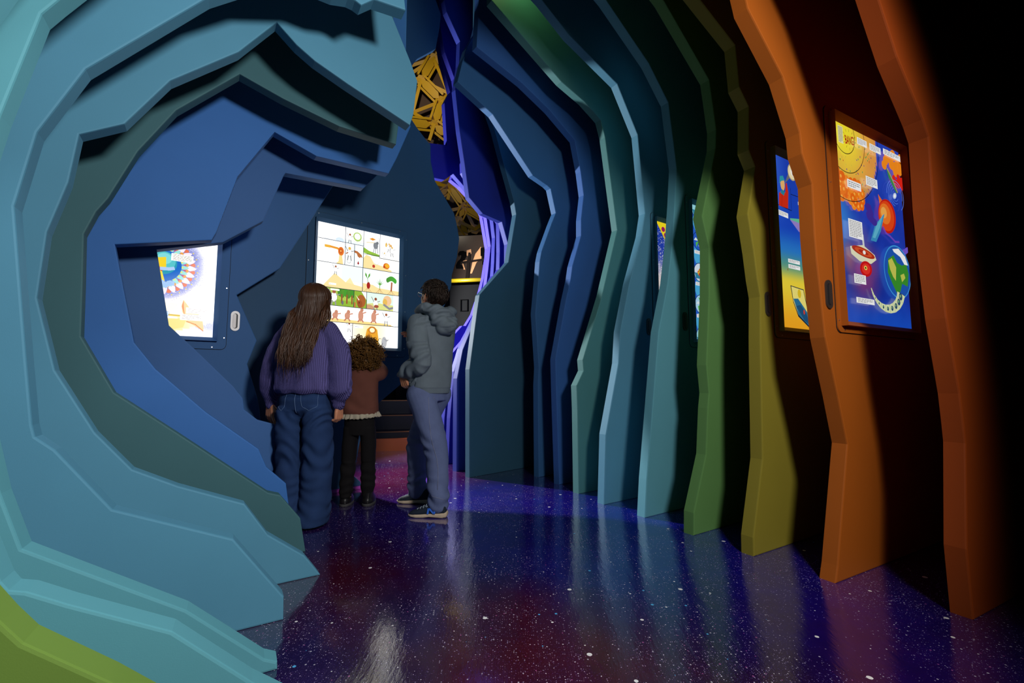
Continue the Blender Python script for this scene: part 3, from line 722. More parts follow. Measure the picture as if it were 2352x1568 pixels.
    for i in range(520):
        u_ = rnd.uniform(-1, 1); phi = u_ * R(100)
        strand(phi, rnd.uniform(4, 30), rnd.uniform(.895, .985) + .05 * abs(u_), rnd.uniform(.0035, .0075), rnd.uniform(-.02, .22) * (1 if abs(u_) > .4 else .6), rnd.uniform(.97, 1.09))
    for i in range(26): strand(rnd.uniform(-1, .9), 12, rnd.uniform(.835, .90), rnd.uniform(.002, .0045), rnd.uniform(-.1, .25), 1.07)
    for i in range(26):     # the lock that falls over the far shoulder
        strand(R(rnd.uniform(95, 128)), rnd.uniform(5, 25), rnd.uniform(1.13, 1.19), rnd.uniform(.004, .008), rnd.uniform(.35, .75), rnd.uniform(1, 1.08))
    for i in range(20): strand(R(rnd.uniform(-128, -95)), rnd.uniform(5, 25), rnd.uniform(1.02, 1.15), rnd.uniform(.004, .008), rnd.uniform(.1, .35), rnd.uniform(1, 1.08))
    Bc = Blob(); Bc.ell(hcen, cr * .94, MH); Bc.loft([(hc.x, -.045, 1.33, .06, .022), (hc.x, -.06, 1.25, .078, .020), (.01, -.10, 1.1, .078, .02), (0, -.13, 1.0, .065, .018)])
    cap = Bc.mesh(.006, 3); HB.from_mesh(cap); bpy.data.meshes.remove(cap)
    obj('hair', HB, hair_mat('long_brown_hair', srgb((40, 24, 15)), srgb((92, 56, 34)), .15), g, True)
    return g

# ---------------------------------------------------------------- the small child
def build_child():
    org = at_depth(829, 900, 3.22); org.z = 0
    g = empty('person', org, R(4))
    tag(g, 'small child with curly hair, brown sweater with a white frill and black leggings', 'person', 'children looking at the comic lightbox')
    hc = Vector((.008, .03, 1.02)); MH = Matrix.Rotation(R(22), 3, 'X')
    B = Blob(); q_ = head(B, hc, .195, MH)
    B.chain([q_(0, -.1, -.3), (0, 0, .90), (0, 0, .84)], [.042, .042, .055])
    B.loft([(0, 0, .50, .09, .07), (0, 0, .60, .09, .072), (0, 0, .75, .08, .06), (0, 0, .86, .07, .05), (0, 0, .91, .04, .04)])
    LW, RW = Vector((-.105, .30, 1.06)), Vector((.035, .31, 1.03))
    B.chain([(-.075, 0, .875), (-.132, .13, .935), LW], [.028, .024, .018]); B.chain([(.075, 0, .875), (.10, .16, .93), RW], [.028, .024, .018])
    hand(B, LW, (-.05, .35, .9), (0, 1, -.3), (1, 0, 0), .115, .15, .3); hand(B, RW, (.05, .35, .9), (0, 1, -.3), (-1, 0, 0), .115, .15, .3)
    for s in (-1, 1): B.chain([(s * .05, 0, .52), (s * .062, 0, .30), (s * .068, 0, .06)], [.042, .030, .022]); B.chain([(s * .07, -.01, .04), (s * .074, .07, .03)], [.022, .018])
    put('body', B.mesh(.0036, 3), SKIN, g); eyes(g, q_, .195)
    B = Blob()
    B.loft([(0, 0, .48, .100, .08), (0, 0, .56, .105, .085), (0, 0, .62, .10, .08), (0, 0, .66, .09, .07)])
    B.loft([(-.055, 0, .53, .052, .075), (-.066, 0, .40, .050, .066), (-.070, 0, .28, .047, .055), (-.078, -.004, .16, .046, .052), (-.082, -.004, .06, .040, .046)])
    B.loft([(.055, 0, .53, .052, .075), (.062, 0, .40, .050, .066), (.064, 0, .28, .047, .055), (.066, -.004, .16, .048, .052), (.066, -.004, .06, .040, .046)])
    put('leggings', B.mesh(.006, 4, lambda p, n: .004 * nz3(p, 12, .8) + .003 * math.sin(p.z * 80 + 8 * nz3(p, 6)) * (p.z < .3)), fabric('black_jersey', srgb((20, 18, 20)), 1200, .1), g)
    BT = plain('black_boot_leather', (.010, .009, .010), .32); SO = plain('grey_sole', (.05, .048, .05), .7)
    for x in (-.084, .068):
        B = Blob(); B.loft([(x, .035, .016, .040, .085), (x, .035, .035, .042, .088), (x, .025, .055, .038, .072), (x, .0, .08, .036, .048), (x, 0, .135, .040, .046)])
        b_ = put('boot', B.mesh(.005, 3), BT, g)
        B = Blob(); B.loft([(x, .035, .0, .042, .088), (x, .035, .018, .043, .090)], sub=2); put('sole', B.mesh(.004, 1), SO, b_)
    B = Blob()
    B.loft([(.0, 0, .622, .128, .098), (.0, 0, .66, .124, .096), (0, 0, .76, .118, .09), (0, 0, .85, .115, .08), (0, 0, .905, .09, .065), (0, 0, .935, .045, .045)], n=32)
    B.chain([(-.085, 0, .885), (-.118, .06, .90), (-.138, .13, .935), (-.125, .20, .985)], [.042, .050, .046, .034], 16)
    B.chain([(.085, 0, .885), (.112, .06, .90), (.112, .14, .925), (.080, .215, .965)], [.042, .050, .046, .034], 16)
    sm = put('sweater', B.mesh(.006, 5, lambda p, n: .004 * nz3(p, 9) + .005 * math.sin(p.z * 62 + p.x * 18 + 5 * nz3(p, 6, 1, 3)) * max(0, nz3(p, 5, 1, 6) + .25) * (p.z < .84)), fabric('brown_wool', srgb((106, 64, 54)), 700, .35), g)
    bm = bmesh.new(); n = 150; rows = 5; G = []
    for r in range(rows):
        row = []
        for k in range(n):
            a = 2 * math.pi * k / n; t = r / (rows - 1); w_ = t * .007 * (math.sin(a * 23) + .5 * math.sin(a * 37 + 1))
            rx, ry = .127 + .012 * t + w_, .097 + .012 * t + w_
            row.append(bm.verts.new((rx * math.cos(a), ry * math.sin(a), .628 - .036 * t + .003 * math.sin(a * 31) * t + .012 * math.cos(a) * (math.cos(a) > 0))))
        G.append(row)
    for a, b in zip(G, G[1:]):
        for k in range(n): bm.faces.new([a[k], b[k], b[(k + 1) % n], a[(k + 1) % n]])
    bmesh.ops.solidify(bm, geom=bm.faces[:], thickness=.0015)
    obj('frill', bm, fabric('cream_lace', srgb((232, 222, 200)), 500, .3), g, True)
    # curls
    rnd = random.Random(9); HB = bmesh.new(); hcn = hc + Vector((0, -.005, .025))
    for i in range(640):
        z = rnd.uniform(-.75, 1) if i < 440 else rnd.uniform(-1, .1); a = rnd.uniform(0, 2 * math.pi) if i < 440 else rnd.uniform(math.pi, 2 * math.pi); rr = math.sqrt(1 - z * z)
        dv = Vector((rr * math.cos(a), rr * math.sin(a), z))
        if dv.y > .55 and z < .25: continue
        base = hcn + Vector((dv.x * .088, dv.y * .095, dv.z * .088))
        ax = (dv * .55 + Vector((0, 0, -.55)) + Vector((rnd.uniform(-.5, .5), rnd.uniform(-.5, .5), rnd.uniform(-.3, .5)))).normalized()
        x = ax.orthogonal().normalized(); y = ax.cross(x); rc = rnd.uniform(.006, .013); turns = rnd.uniform(1.2, 2.4); Lc = rnd.uniform(.03, .06); ph = rnd.uniform(0, 6.3)
        pts = []
        for k in range(18):
            t = k / 17; an = ph + turns * 6.283 * t
            pts.append(base + dv * .022 * min(1, t * 4) + ax * Lc * t + (x * math.cos(an) + y * math.sin(an)) * rc * min(1, t * 4))
        w_ = rnd.uniform(.0024, .0044); add_tube(HB, pts, [w_ * (1 - .6 * k / 17) for k in range(18)], 5)
    Bc = Blob(); Bc.ell(hcn, (.090, .098, .090)); Bc.ell(hcn + Vector((0, -.045, -.055)), (.085, .065, .065))
    cap = Bc.mesh(.006, 2, lambda p, n: .008 * nz3(p, 45)); HB.from_mesh(cap); bpy.data.meshes.remove(cap)
    obj('hair', HB, hair_mat('curly_hair', srgb((84, 54, 24)), srgb((168, 120, 58)), .5), g, True)
    return g

# ---------------------------------------------------------------- the boy
def build_boy():
    org = at_depth(986, 900, 3.1); org.z = 0; rz = R(52)
    g = empty('person', org, rz)
    tag(g, 'boy in glasses, grey hoodie and faded jeans looking up', 'person', 'children looking at the comic lightbox')
    Mi = Matrix.Rotation(-rz, 3, 'Z')
    def lc(px, py, y): return Mi @ (at_depth(px, py, y) - org)
    hc = lc(994, 684, 3.1); hc = Vector((0.0, hc.y + .0, hc.z + .012))
    c_ = lc(995, 683, 3.1); hc = Vector((c_.x, c_.y, c_.z + .005))
    MH = Matrix.Rotation(R(-4), 3, 'Z') @ Matrix.Rotation(R(16), 3, 'X'); H = .215
    B = Blob(); q_ = head(B, hc, H, MH)
    B.chain([q_(0, -.1, -.28), (0, -.03, 1.31), (0, -.03, 1.22)], [.052, .05, .07])
    B.loft([(0, 0, .76, .125, .085), (0, 0, .9, .12, .085), (0, -.01, 1.05, .125, .085), (0, -.02, 1.2, .13, .08), (0, -.03, 1.27, .1, .06), (0, -.03, 1.31, .05, .05)])
    ls, rs = Vector((-.145, -.02, 1.225)), Vector((.145, -.02, 1.225))
    le, lw = lc(966, 832, 2.92), lc(925, 859, 3.02)
    re, rw = Vector((.20, .10, 1.02)), Vector((.105, .30, 1.12))
    B.chain([ls, le, lw], [.045, .036, .024]); B.chain([rs, re, rw], [.045, .036, .024])
    hd = (lc(934, 895, 3.04) - lw)
    hand(B, lw, hd, Mi @ Vector((.55, .75, 0)), Mi @ Vector((-.8, .3, -.2)), .150, (.8, .85, .9, .95))
    hand(B, rw, (-.15, .5, .85), (-.7, .5, -.2), (-.6, -.2, .3), .145, .45)
    lh, rh = Vector((-.085, 0, .78)), Vector((.085, 0, .78))
    lk, la = lc(1001, 1030, 3.0), lc(1008, 1140, 2.96); rk, ra = lc(960, 1018, 3.24), lc(958, 1112, 3.28)
    B.chain([lh, lk, la], [.075, .05, .036]); B.chain([rh, rk, ra], [.075, .05, .036])
    put('body', B.mesh(.0038, 3), SKIN, g); eyes(g, q_, H)
    # jeans
    B = Blob()
    B.loft([(0, 0, .72, .135, .10), (0, 0, .78, .14, .105), (0, 0, .84, .13, .095)])
    hem_l = la + Vector((0, 0, -.045)); hem_r = ra + Vector((0, 0, -.04))
    B.chain([(-.08, 0, .76), (Vector((-.085, 0, .70)) + lk) / 2 + Vector((0, 0, .06)), lk, (lk + la) / 2, la, hem_l], [.092, .088, .078, .070, .066, .064], 20)
    B.chain([(.08, 0, .76), (Vector((.085, 0, .70)) + rk) / 2 + Vector((0, 0, .06)), rk, (rk + ra) / 2, ra, hem_r], [.092, .086, .076, .068, .064, .062], 20)
    def fold(p, n):
        kn = max(0, 1 - abs(p.z - .42) / .2); lo = max(0, 1 - abs(p.z - .14) / .12)
        return .005 * nz3(p, 8, .6) + kn * .009 * math.sin(p.z * 70 + 9 * nz3(p, 5, .8, 2)) * max(0, nz3(p, 6, 1, 4) + .4) + lo * .008 * math.sin(p.z * 95 + 8 * nz3(p, 7, .7, 5))
    def cut(me, z0f):
        return me
    j = put('jeans', B.mesh(.006, 5, fold), fabric('faded_denim', srgb((100, 112, 152)), 260, .45), g)
    from mathutils.bvhtree import BVHTree
    bvh = BVHTree.FromPolygons([v.co[:] for v in j.data.vertices], [p.vertices[:] for p in j.data.polygons])
    ST = plain('pale_seam_thread', srgb((140, 144, 168)), .9)
    cl = Mi @ (CAM - org)
    def onj(px, py, y=3.0, lift=.0015):
        tgt = lc(px, py, y); dv = (tgt - cl).normalized(); h = bvh.ray_cast(cl, dv)
        return h[0] - dv * lift if h[0] else tgt
    stitch('side_seam', [onj(*p) for p in [(984, 912), (985, 940), (986, 965), (988, 985), (991, 1010), (997, 1032), (1003, 1052), (1006, 1075), (1006, 1105), (1005, 1125)]], .0013, ST, j)
    stitch('back_pocket', [onj(*p) for p in [(996, 911), (998, 918), (1006, 922), (1016, 923), (1019, 915)]], .0012, ST, j)
    stitch('hem_stitch', [onj(*p) for p in [(985, 1136), (992, 1139), (1000, 1142), (1008, 1144), (1016, 1146), (1023, 1147)]], .0012, ST, j)
    # hoodie
    B = Blob()
    B.loft([(0, -.01, .765, .135, .105), (0, -.005, .80, .15, .118), (0, -.005, .88, .156, .122), (0, -.01, 1.0, .158, .12), (0, -.02, 1.12, .165, .115), (0, -.03, 1.22, .152, .098), (0, -.035, 1.28, .105, .078), (0, -.03, 1.325, .07, .068)], n=36)
    lm = (ls + le) / 2 + Vector((-.012, -.012, 0))
    B.chain([ls + Vector((.02, 0, .0)), lm, le + Vector((0, -.01, 0)), (le + lw) / 2, lw + (le - lw) * .12], [.072, .070, .064, .056, .044], 18)
    B.chain([lw + (le - lw) * .16, lw], [.040, .034], 16)
    rm = (rs + re) / 2
    B.chain([rs - Vector((.02, 0, 0)), rm, re, (re + rw) / 2, rw + (re - rw) * .08], [.072, .070, .062, .052, .040], 18)
    # hood lying on the upper back: a soft folded sack round the neck
    B.chain([(-.085, .04, 1.325), (-.105, -.05, 1.335), (-.078, -.115, 1.315), (0, -.14, 1.30), (.078, -.115, 1.315), (.105, -.05, 1.335), (.085, .04, 1.325)], [.020, .034, .042, .046, .042, .034, .020], 16)
    B.chain([(-.07, -.135, 1.25), (0, -.175, 1.215), (.07, -.135, 1.25)], [.04, .05, .04], 16); B.chain([(-.03, -.15, 1.20), (.03, -.15, 1.20)], [.045, .045], 14)
    def hf(p, n):
        d = .004 * nz3(p, 8, .8)
        d += .006 * math.sin(p.z * 48 + p.y * 40 + 6 * nz3(p, 5, 1, 2)) * max(0, nz3(p, 5, .8, 7) + .2)
        if p.x < -.15 and p.z < 1.1: d += .007 * math.sin(p.z * 85 + p.y * 60 + 5 * nz3(p, 8, 1, 3))
        if p.z < .805: d -= .004
        if p.z > 1.2 and p.y < -.07: d += .006 * math.sin(p.z * 90 + abs(p.x) * 50 + 6 * nz3(p, 7, 1, 9))
        return d
    put('hoodie', B.mesh(.006, 4, hf), fabric('grey_fleece', srgb((110, 122, 132)), 800, .3), g)
    # running shoes
    UP = fabric('navy_mesh_shoe', srgb((36, 44, 58)), 600, .3, .7); SOL = plain('cream_sole', srgb((206, 184, 158)), .7); LA = plain('grey_lace', srgb((150, 165, 180)), .8); BL = plain('blue_emblem', srgb((60, 120, 235)), .5)
    def shoe(heel, toe, emblem):
        h, t = heel.copy(), toe.copy(); h.z = t.z = 0; d = (t - h); L_ = d.length; d.normalize(); sd = Vector((-d.y, d.x, 0))     # sd: one side of the shoe
        M3 = Matrix((d, sd, Vector((0, 0, 1)))).transposed()
        def w(a, b, c): return h + d * a * L_ + sd * b * L_ + Vector((0, 0, c * L_))
        def prof(bm, st):
            rows = []
            for a, wd, z0, z1, e in st:
                row = []
                for k in range(20):
                    an = 2 * math.pi * k / 20; c, s = math.cos(an), math.sin(an)
                    row.append(bm.verts.new(w(a, wd * math.copysign(abs(c) ** e, c), (z0 + z1) / 2 + (z1 - z0) / 2 * math.copysign(abs(s) ** e, s))))
                rows.append(row)
            for r0_, r1_ in zip(rows, rows[1:]):
                for k in range(20): bm.faces.new([r0_[k], r0_[(k + 1) % 20], r1_[(k + 1) % 20], r1_[k]])
            bm.faces.new(rows[0][::-1]); bm.faces.new(rows[-1])
        B = Blob(); prof(B.bm, [(.0, .10, .05, .32, .8), (.04, .135, .04, .38, .75), (.15, .15, .04, .40, .75), (.30, .15, .04, .38, .8), (.42, .15, .04, .33, .85), (.58, .155, .03, .27, .9), (.74, .165, .03, .21, .95), (.88, .15, .03, .17, 1), (.97, .10, .03, .12, 1), (1.0, .05, .04, .09, 1)])
        s = put('shoe', B.mesh(.004, 3), UP, g)
        B = Blob(); prof(B.bm, [(-.03, .08, .06, .15, .6), (.0, .13, .01, .16, .5), (.12, .155, .0, .14, .4), (.35, .15, .015, .12, .4), (.45, .15, .02, .115, .4), (.6, .165, .0, .105, .4), (.8, .17, .0, .095, .4), (.93, .14, .012, .085, .5), (1.0, .08, .03, .08, .6), (1.02, .03, .045, .07, .7)])
        put('sole', B.mesh(.0035, 2), SOL, s)
        bm = bmesh.new()
        for k in range(5):
            a = .42 + .08 * k; zz = .345 - .155 * (a - .40) / .4 * 1.25 + .02
            add_tube(bm, [w(a, -.10, zz - .05), w(a + .02, -.04, zz + .005), w(a + .03, .04, zz + .005), w(a + .01, .10, zz - .05)], .0028, 5)
            add_tube(bm, [w(a + .02, -.095, zz - .05), w(a - .03, 0, zz + .018), w(a + .0, .095, zz - .045)], .0026, 5)
        obj('laces', bm, LA, s, True)
        if emblem:
            bm = bmesh.new(); sgn = emblem; o0 = w(.36, sgn * .158, .19)
            ax, ay, nn2 = d * -sgn, Vector((0, 0, 1)), sd * sgn
            ax = -d
            for q in ([(-.030, -.018), (-.019, -.018), (-.013, .018), (-.024, .018)], [(.011, -.018), (.022, -.018), (.028, .018), (.017, .018)], [(-.024, .018), (-.012, .018), (.022, -.018), (.010, -.018)]):
                add_prism(bm, q, o0, -d * 1.0 if False else (d if sgn < 0 else -d) * 1.0, ay, nn2, .004)
            obj('emblem', bm, BL, s)
    shoe(lc(1026, 1160, 2.94), lc(940, 1163, 2.96), 1)
    shoe(lc(994, 1120, 3.27), lc(914, 1122, 3.29), 0)
    # glasses
    GM = plain('steel_wire', (.55, .55, .55), .25, 1.0)
    bm = bmesh.new()
    for s in (-1, 1):
        cn = q_(s * .15, .455, -.005); add_tube(bm, [cn + MH @ Vector((math.cos(a) * .028, 0, math.sin(a) * .020)) for a in [k * math.pi / 9 for k in range(19)]], .0013, 6)
        add_tube(bm, [q_(s * .28, .44, .03), q_(s * .34, .25, .03), q_(s * .37, .0, .02), q_(s * .37, -.07, -.02)], .0015, 6)
    add_tube(bm, [q_(-.03, .47, .0), q_(0, .49, .01), q_(.03, .47, .0)], .0013, 6)
    gl = obj('glasses', bm, GM, g, True)
    LG = plain('spectacle_lens', (1, 1, 1), .02); LG.node_tree.nodes['Principled BSDF'].inputs['Transmission Weight'].default_value = 1.0; LG.node_tree.nodes['Principled BSDF'].inputs['IOR'].default_value = 1.15
    for s in (-1, 1):
        bm = bmesh.new(); cn = q_(s * .15, .455, -.005)
        add_prism(bm, [(math.cos(k * math.pi / 10) * .027, math.sin(k * math.pi / 10) * .019) for k in range(20)], cn, MH @ Vector((1, 0, 0)), MH @ Vector((0, 0, 1)), MH @ Vector((0, 1, 0)), .0015); obj('lens', bm, LG, gl)
    # short hair
    rnd = random.Random(2); HB = bmesh.new(); hcen = q_(0, -.05, .13); cr = Vector((.35, .44, .38)) * H
    for i in range(1300):
        z = rnd.uniform(-.6, 1); a = rnd.uniform(0, 2 * math.pi); rr = math.sqrt(1 - z * z); dv = Vector((rr * math.cos(a), rr * math.sin(a), z))
        if dv.y > .25 and z < .45 - .0 * dv.y: continue
        if abs(dv.x) > .75 and z < .0 and dv.y > -.35: continue
        n_ = MH @ dv; p = hcen + MH @ Vector((dv.x * cr.x, dv.y * cr.y, dv.z * cr.z))
        fl = MH @ Vector((dv.x * .3 + rnd.uniform(-.35, .35), dv.y * .2 + (.5 if z > .5 else .0) + rnd.uniform(-.3, .3), -.75 if z < .55 else -.15)); fl = (fl - n_ * fl.dot(n_)).normalized()
        L_ = rnd.uniform(.025, .05); w_ = rnd.uniform(.0016, .0034)
        pts = [p + fl * L_ * t + n_ * (.003 + .007 * math.sin(t * 2.6)) for t in (0, .25, .5, .75, 1)]
        add_tube(HB, pts, [w_, w_ * 1.1, w_, w_ * .7, w_ * .2], 4)
    Bc = Blob(); Bc.ell(hcen, cr * 1.015, MH)
    cap = Bc.mesh(.005, 2); bmc = bmesh.new(); bmc.from_mesh(cap); bpy.data.meshes.remove(cap)
    Mt = MH.transposed(); dl = []
    for v in bmc.verts:
        l = Mt @ (v.co - hcen); x, y, z = l.x / cr.x, l.y / cr.y, l.z / cr.z
        if (y > .35 and z < .5) or (z < -.62) or (abs(x) > .7 and z < .05 and y > -.35): dl.append(v)
    bmesh.ops.delete(bmc, geom=dl, context='VERTS'); tmp = bpy.data.meshes.new('t'); bmc.to_mesh(tmp); bmc.free(); HB.from_mesh(tmp); bpy.data.meshes.remove(tmp)
    obj('hair', HB, hair_mat('short_dark_hair', srgb((24, 16, 12)), srgb((54, 36, 26)), .05, .6), g, True)
    return g
build_girl(); build_child(); build_boy()
# ================================================================ framed lightboxes with their pictures
class Art:
    """flat picture W x H (metres) built as one sheet; u to the right and v DOWN, both 0..1"""
    def __init__(self, W, H):
        self.W, self.H = W, H; self.V = []; self.Fc = []; self.Cc = []; self.z = 0.0; self.su = self.sv = 1.0; self.ox = self.oy = 0.0; self.box = (0, 0, 1, 1)
    glow = 0.0
    def hot(self, col):
        c = srgb(col); k = 1 + self.glow * min(c) ** 2       # clear film passes far more lamp light than inked film
        return tuple(x * k for x in c)
    def up(self): self.z += 3e-5
    def _clip(self, pts, box):
        for ax, lim, sg in ((0, box[0], 1), (0, box[2], -1), (1, box[1], 1), (1, box[3], -1)):
            out = []
            for i in range(len(pts)):
                p, q = pts[i - 1], pts[i]; a = (p[ax] - lim) * sg; b = (q[ax] - lim) * sg
                if (a >= 0) != (b >= 0):
                    t = a / (a - b); out.append((p[0] + (q[0] - p[0]) * t, p[1] + (q[1] - p[1]) * t))
                if b >= 0: out.append(q)
            pts = out
            if len(pts) < 3: return []
        return pts
    def poly(self, pts, col, box=None, up=True):
        pts = self._clip([(a * self.su, b * self.sv) for a, b in pts], box or self.box)
        if len(pts) < 3: return
        if up: self.up()
        i0 = len(self.V); c = self.hot(col)
        for u, v in pts: self.V.append((u * self.W + self.ox, (1 - v) * self.H + self.oy, self.z))
        self.Fc.append(list(range(i0, i0 + len(pts)))); self.Cc.append([c] * len(pts))
    def rect(self, u0, v0, u1, v1, col, **k): self.poly([(u0, v0), (u1, v0), (u1, v1), (u0, v1)], col, **k)
    def ell(self, u, v, ru, rv, col, n=28, rot=0, **k):
        c, s = math.cos(rot), math.sin(rot); pts = []
        for i in range(n):
            a = 2 * math.pi * i / n; x, y = ru * self.W * math.cos(a), rv * self.H * math.sin(a)
            pts.append((u + (x * c - y * s) / self.W, v + (x * s + y * c) / self.H))
        self.poly(pts, col, **k)
    def line(self, pts, w, col, **k):
        first = True
        for (a, b), (c, d) in zip(pts, pts[1:]):
            dx, dy = (c - a) * self.W, (d - b) * self.H; L_ = math.hypot(dx, dy) or 1; nx, ny = -dy / L_ * w / 2 / self.W, dx / L_ * w / 2 / self.H
            ex, ey = (c - a) / L_ * w * .4, (d - b) / L_ * w * .4
            self.poly([(a + nx - ex, b + ny - ey), (c + nx + ex, d + ny + ey), (c - nx + ex, d - ny + ey), (a - nx - ex, b - ny - ey)], col, up=first, **k); first = False
    def ring(self, u, v, r, w, col, a0=0, a1=360, n=64, **k):
        self.line([(u + r / self.W * math.cos(R(a0 + (a1 - a0) * i / n)), v + r / self.H * math.sin(R(a0 + (a1 - a0) * i / n))) for i in range(n + 1)], w, col, **k)
    def field(self, fn, nx, ny, box=None):
        box = box or self.box; self.up(); i0 = len(self.V); cs = []
        for j in range(ny + 1):
            for i in range(nx + 1):
                u, v = box[0] + (box[2] - box[0]) * i / nx, box[1] + (box[3] - box[1]) * j / ny
                self.V.append((u * self.W + self.ox, (1 - v) * self.H + self.oy, self.z)); cs.append(self.hot(fn(u, v)))
        for j in range(ny):
            for i in range(nx):
                q = [j * (nx + 1) + i, j * (nx + 1) + i + 1, (j + 1) * (nx + 1) + i + 1, (j + 1) * (nx + 1) + i]
                self.Fc.append([i0 + k for k in q]); self.Cc.append([cs[k] for k in q])
    def dots(self, n, fn, seed, r=(.001, .002), box=None):
        box = box or self.box; rnd = random.Random(seed); self.up()
        for _ in range(n):
            u, v = rnd.uniform(box[0], box[2]), rnd.uniform(box[1], box[3]); c = fn(u, v, rnd)
            if c: self.ell(u, v, rnd.uniform(*r) / self.W, rnd.uniform(*r) / self.H, c, n=6, up=False)
    def note(self, u0, v0, u1, v1, lines, col=(246, 246, 246), ink=(120, 120, 120), skew=0.0, seed=0):
        rnd = random.Random(seed); f = lambda u, v: (u, v + (u - u0) * skew)
        self.poly([f(u0, v0), f(u1, v0), f(u1, v1), f(u0, v1)], col); self.up(); h = (v1 - v0) / (lines + 1)
        for i in range(lines):
            v = v0 + h * (i + .75); x = u0 + (u1 - u0) * .08; end = u0 + (u1 - u0) * (.92 if i < lines - 1 else .6)
            while x < end:
                w_ = min(end - x, (u1 - u0) * rnd.uniform(.06, .18)); self.poly([f(x, v), f(x + w_, v), f(x + w_, v + h * .38), f(x, v + h * .38)], ink, up=False); x += w_ + (u1 - u0) * .03
    def word(self, text, u, v, h, col, wscale=1.0, rot=0.0):
        cu = bpy.data.curves.new('w', 'FONT'); cu.body = text; cu.size = 1; cu.align_x = 'CENTER'; cu.align_y = 'CENTER'; cu.resolution_u = 3; cu.offset = .025
        o = bpy.data.objects.new('w', cu); C.objects.link(o); dg = bpy.context.evaluated_depsgraph_get(); me = bpy.data.meshes.new_from_object(o.evaluated_get(dg))
        self.up(); i0 = len(self.V); c_ = srgb(col); cs, sn = math.cos(rot), math.sin(rot)
        for q in me.vertices:
            x, y = q.co.x * h * wscale, q.co.y * h
            self.V.append((u * self.W + x * cs - y * sn, (1 - v) * self.H + x * sn + y * cs, self.z))
        for p in me.polygons: self.Fc.append([i0 + k for k in p.vertices]); self.Cc.append([c_] * len(p.vertices))
        bpy.data.objects.remove(o); bpy.data.curves.remove(cu); bpy.data.meshes.remove(me)
    def build(self, name, mat, parent, pl, s0, z0, out):
        me = bpy.data.meshes.new(name); me.from_pydata([tuple(pl.world(s0 + x, z0 + y, out + z) - pl_base(parent)) for x, y, z in self.V], [], self.Fc)
        ca = me.color_attributes.new('art', 'FLOAT_COLOR', 'CORNER'); k = 0
        flat = []
        for cc in self.Cc:
            for c in cc: flat += [c[0], c[1], c[2], 1.0]
        ca.data.foreach_set('color', flat)
        return link(name, me, mat, parent)
def pl_base(o): return Vector(o.location)
def lit(name, strength):
    m, N, L, b = new_mat(name); a = N.new('ShaderNodeAttribute'); a.attribute_name = 'art'
    b.inputs['Base Color'].default_value = (.02, .02, .02, 1); b.inputs['Roughness'].default_value = .25; b.inputs['Specular IOR Level'].default_value = .3
    L.new(a.outputs['Color'], b.inputs['Emission Color']); b.inputs['Emission Strength'].default_value = strength; return m
STEEL = plain('brushed_steel', (.34, .33, .34), .5, 1.0); RECESS_SHADE = plain('recess_shade_black', (.01, .01, .012), .5); SCREW = plain('screw_head', (.6, .6, .6), .35, 1.0)
BLACKENED = plain('blackened_steel', (.10, .095, .09), .45, .8)
GRIP = plain('satin_grip', (.5, .47, .47), .55, .6)
GAP = plain('groove_shade_black', (.004, .004, .005), .8)

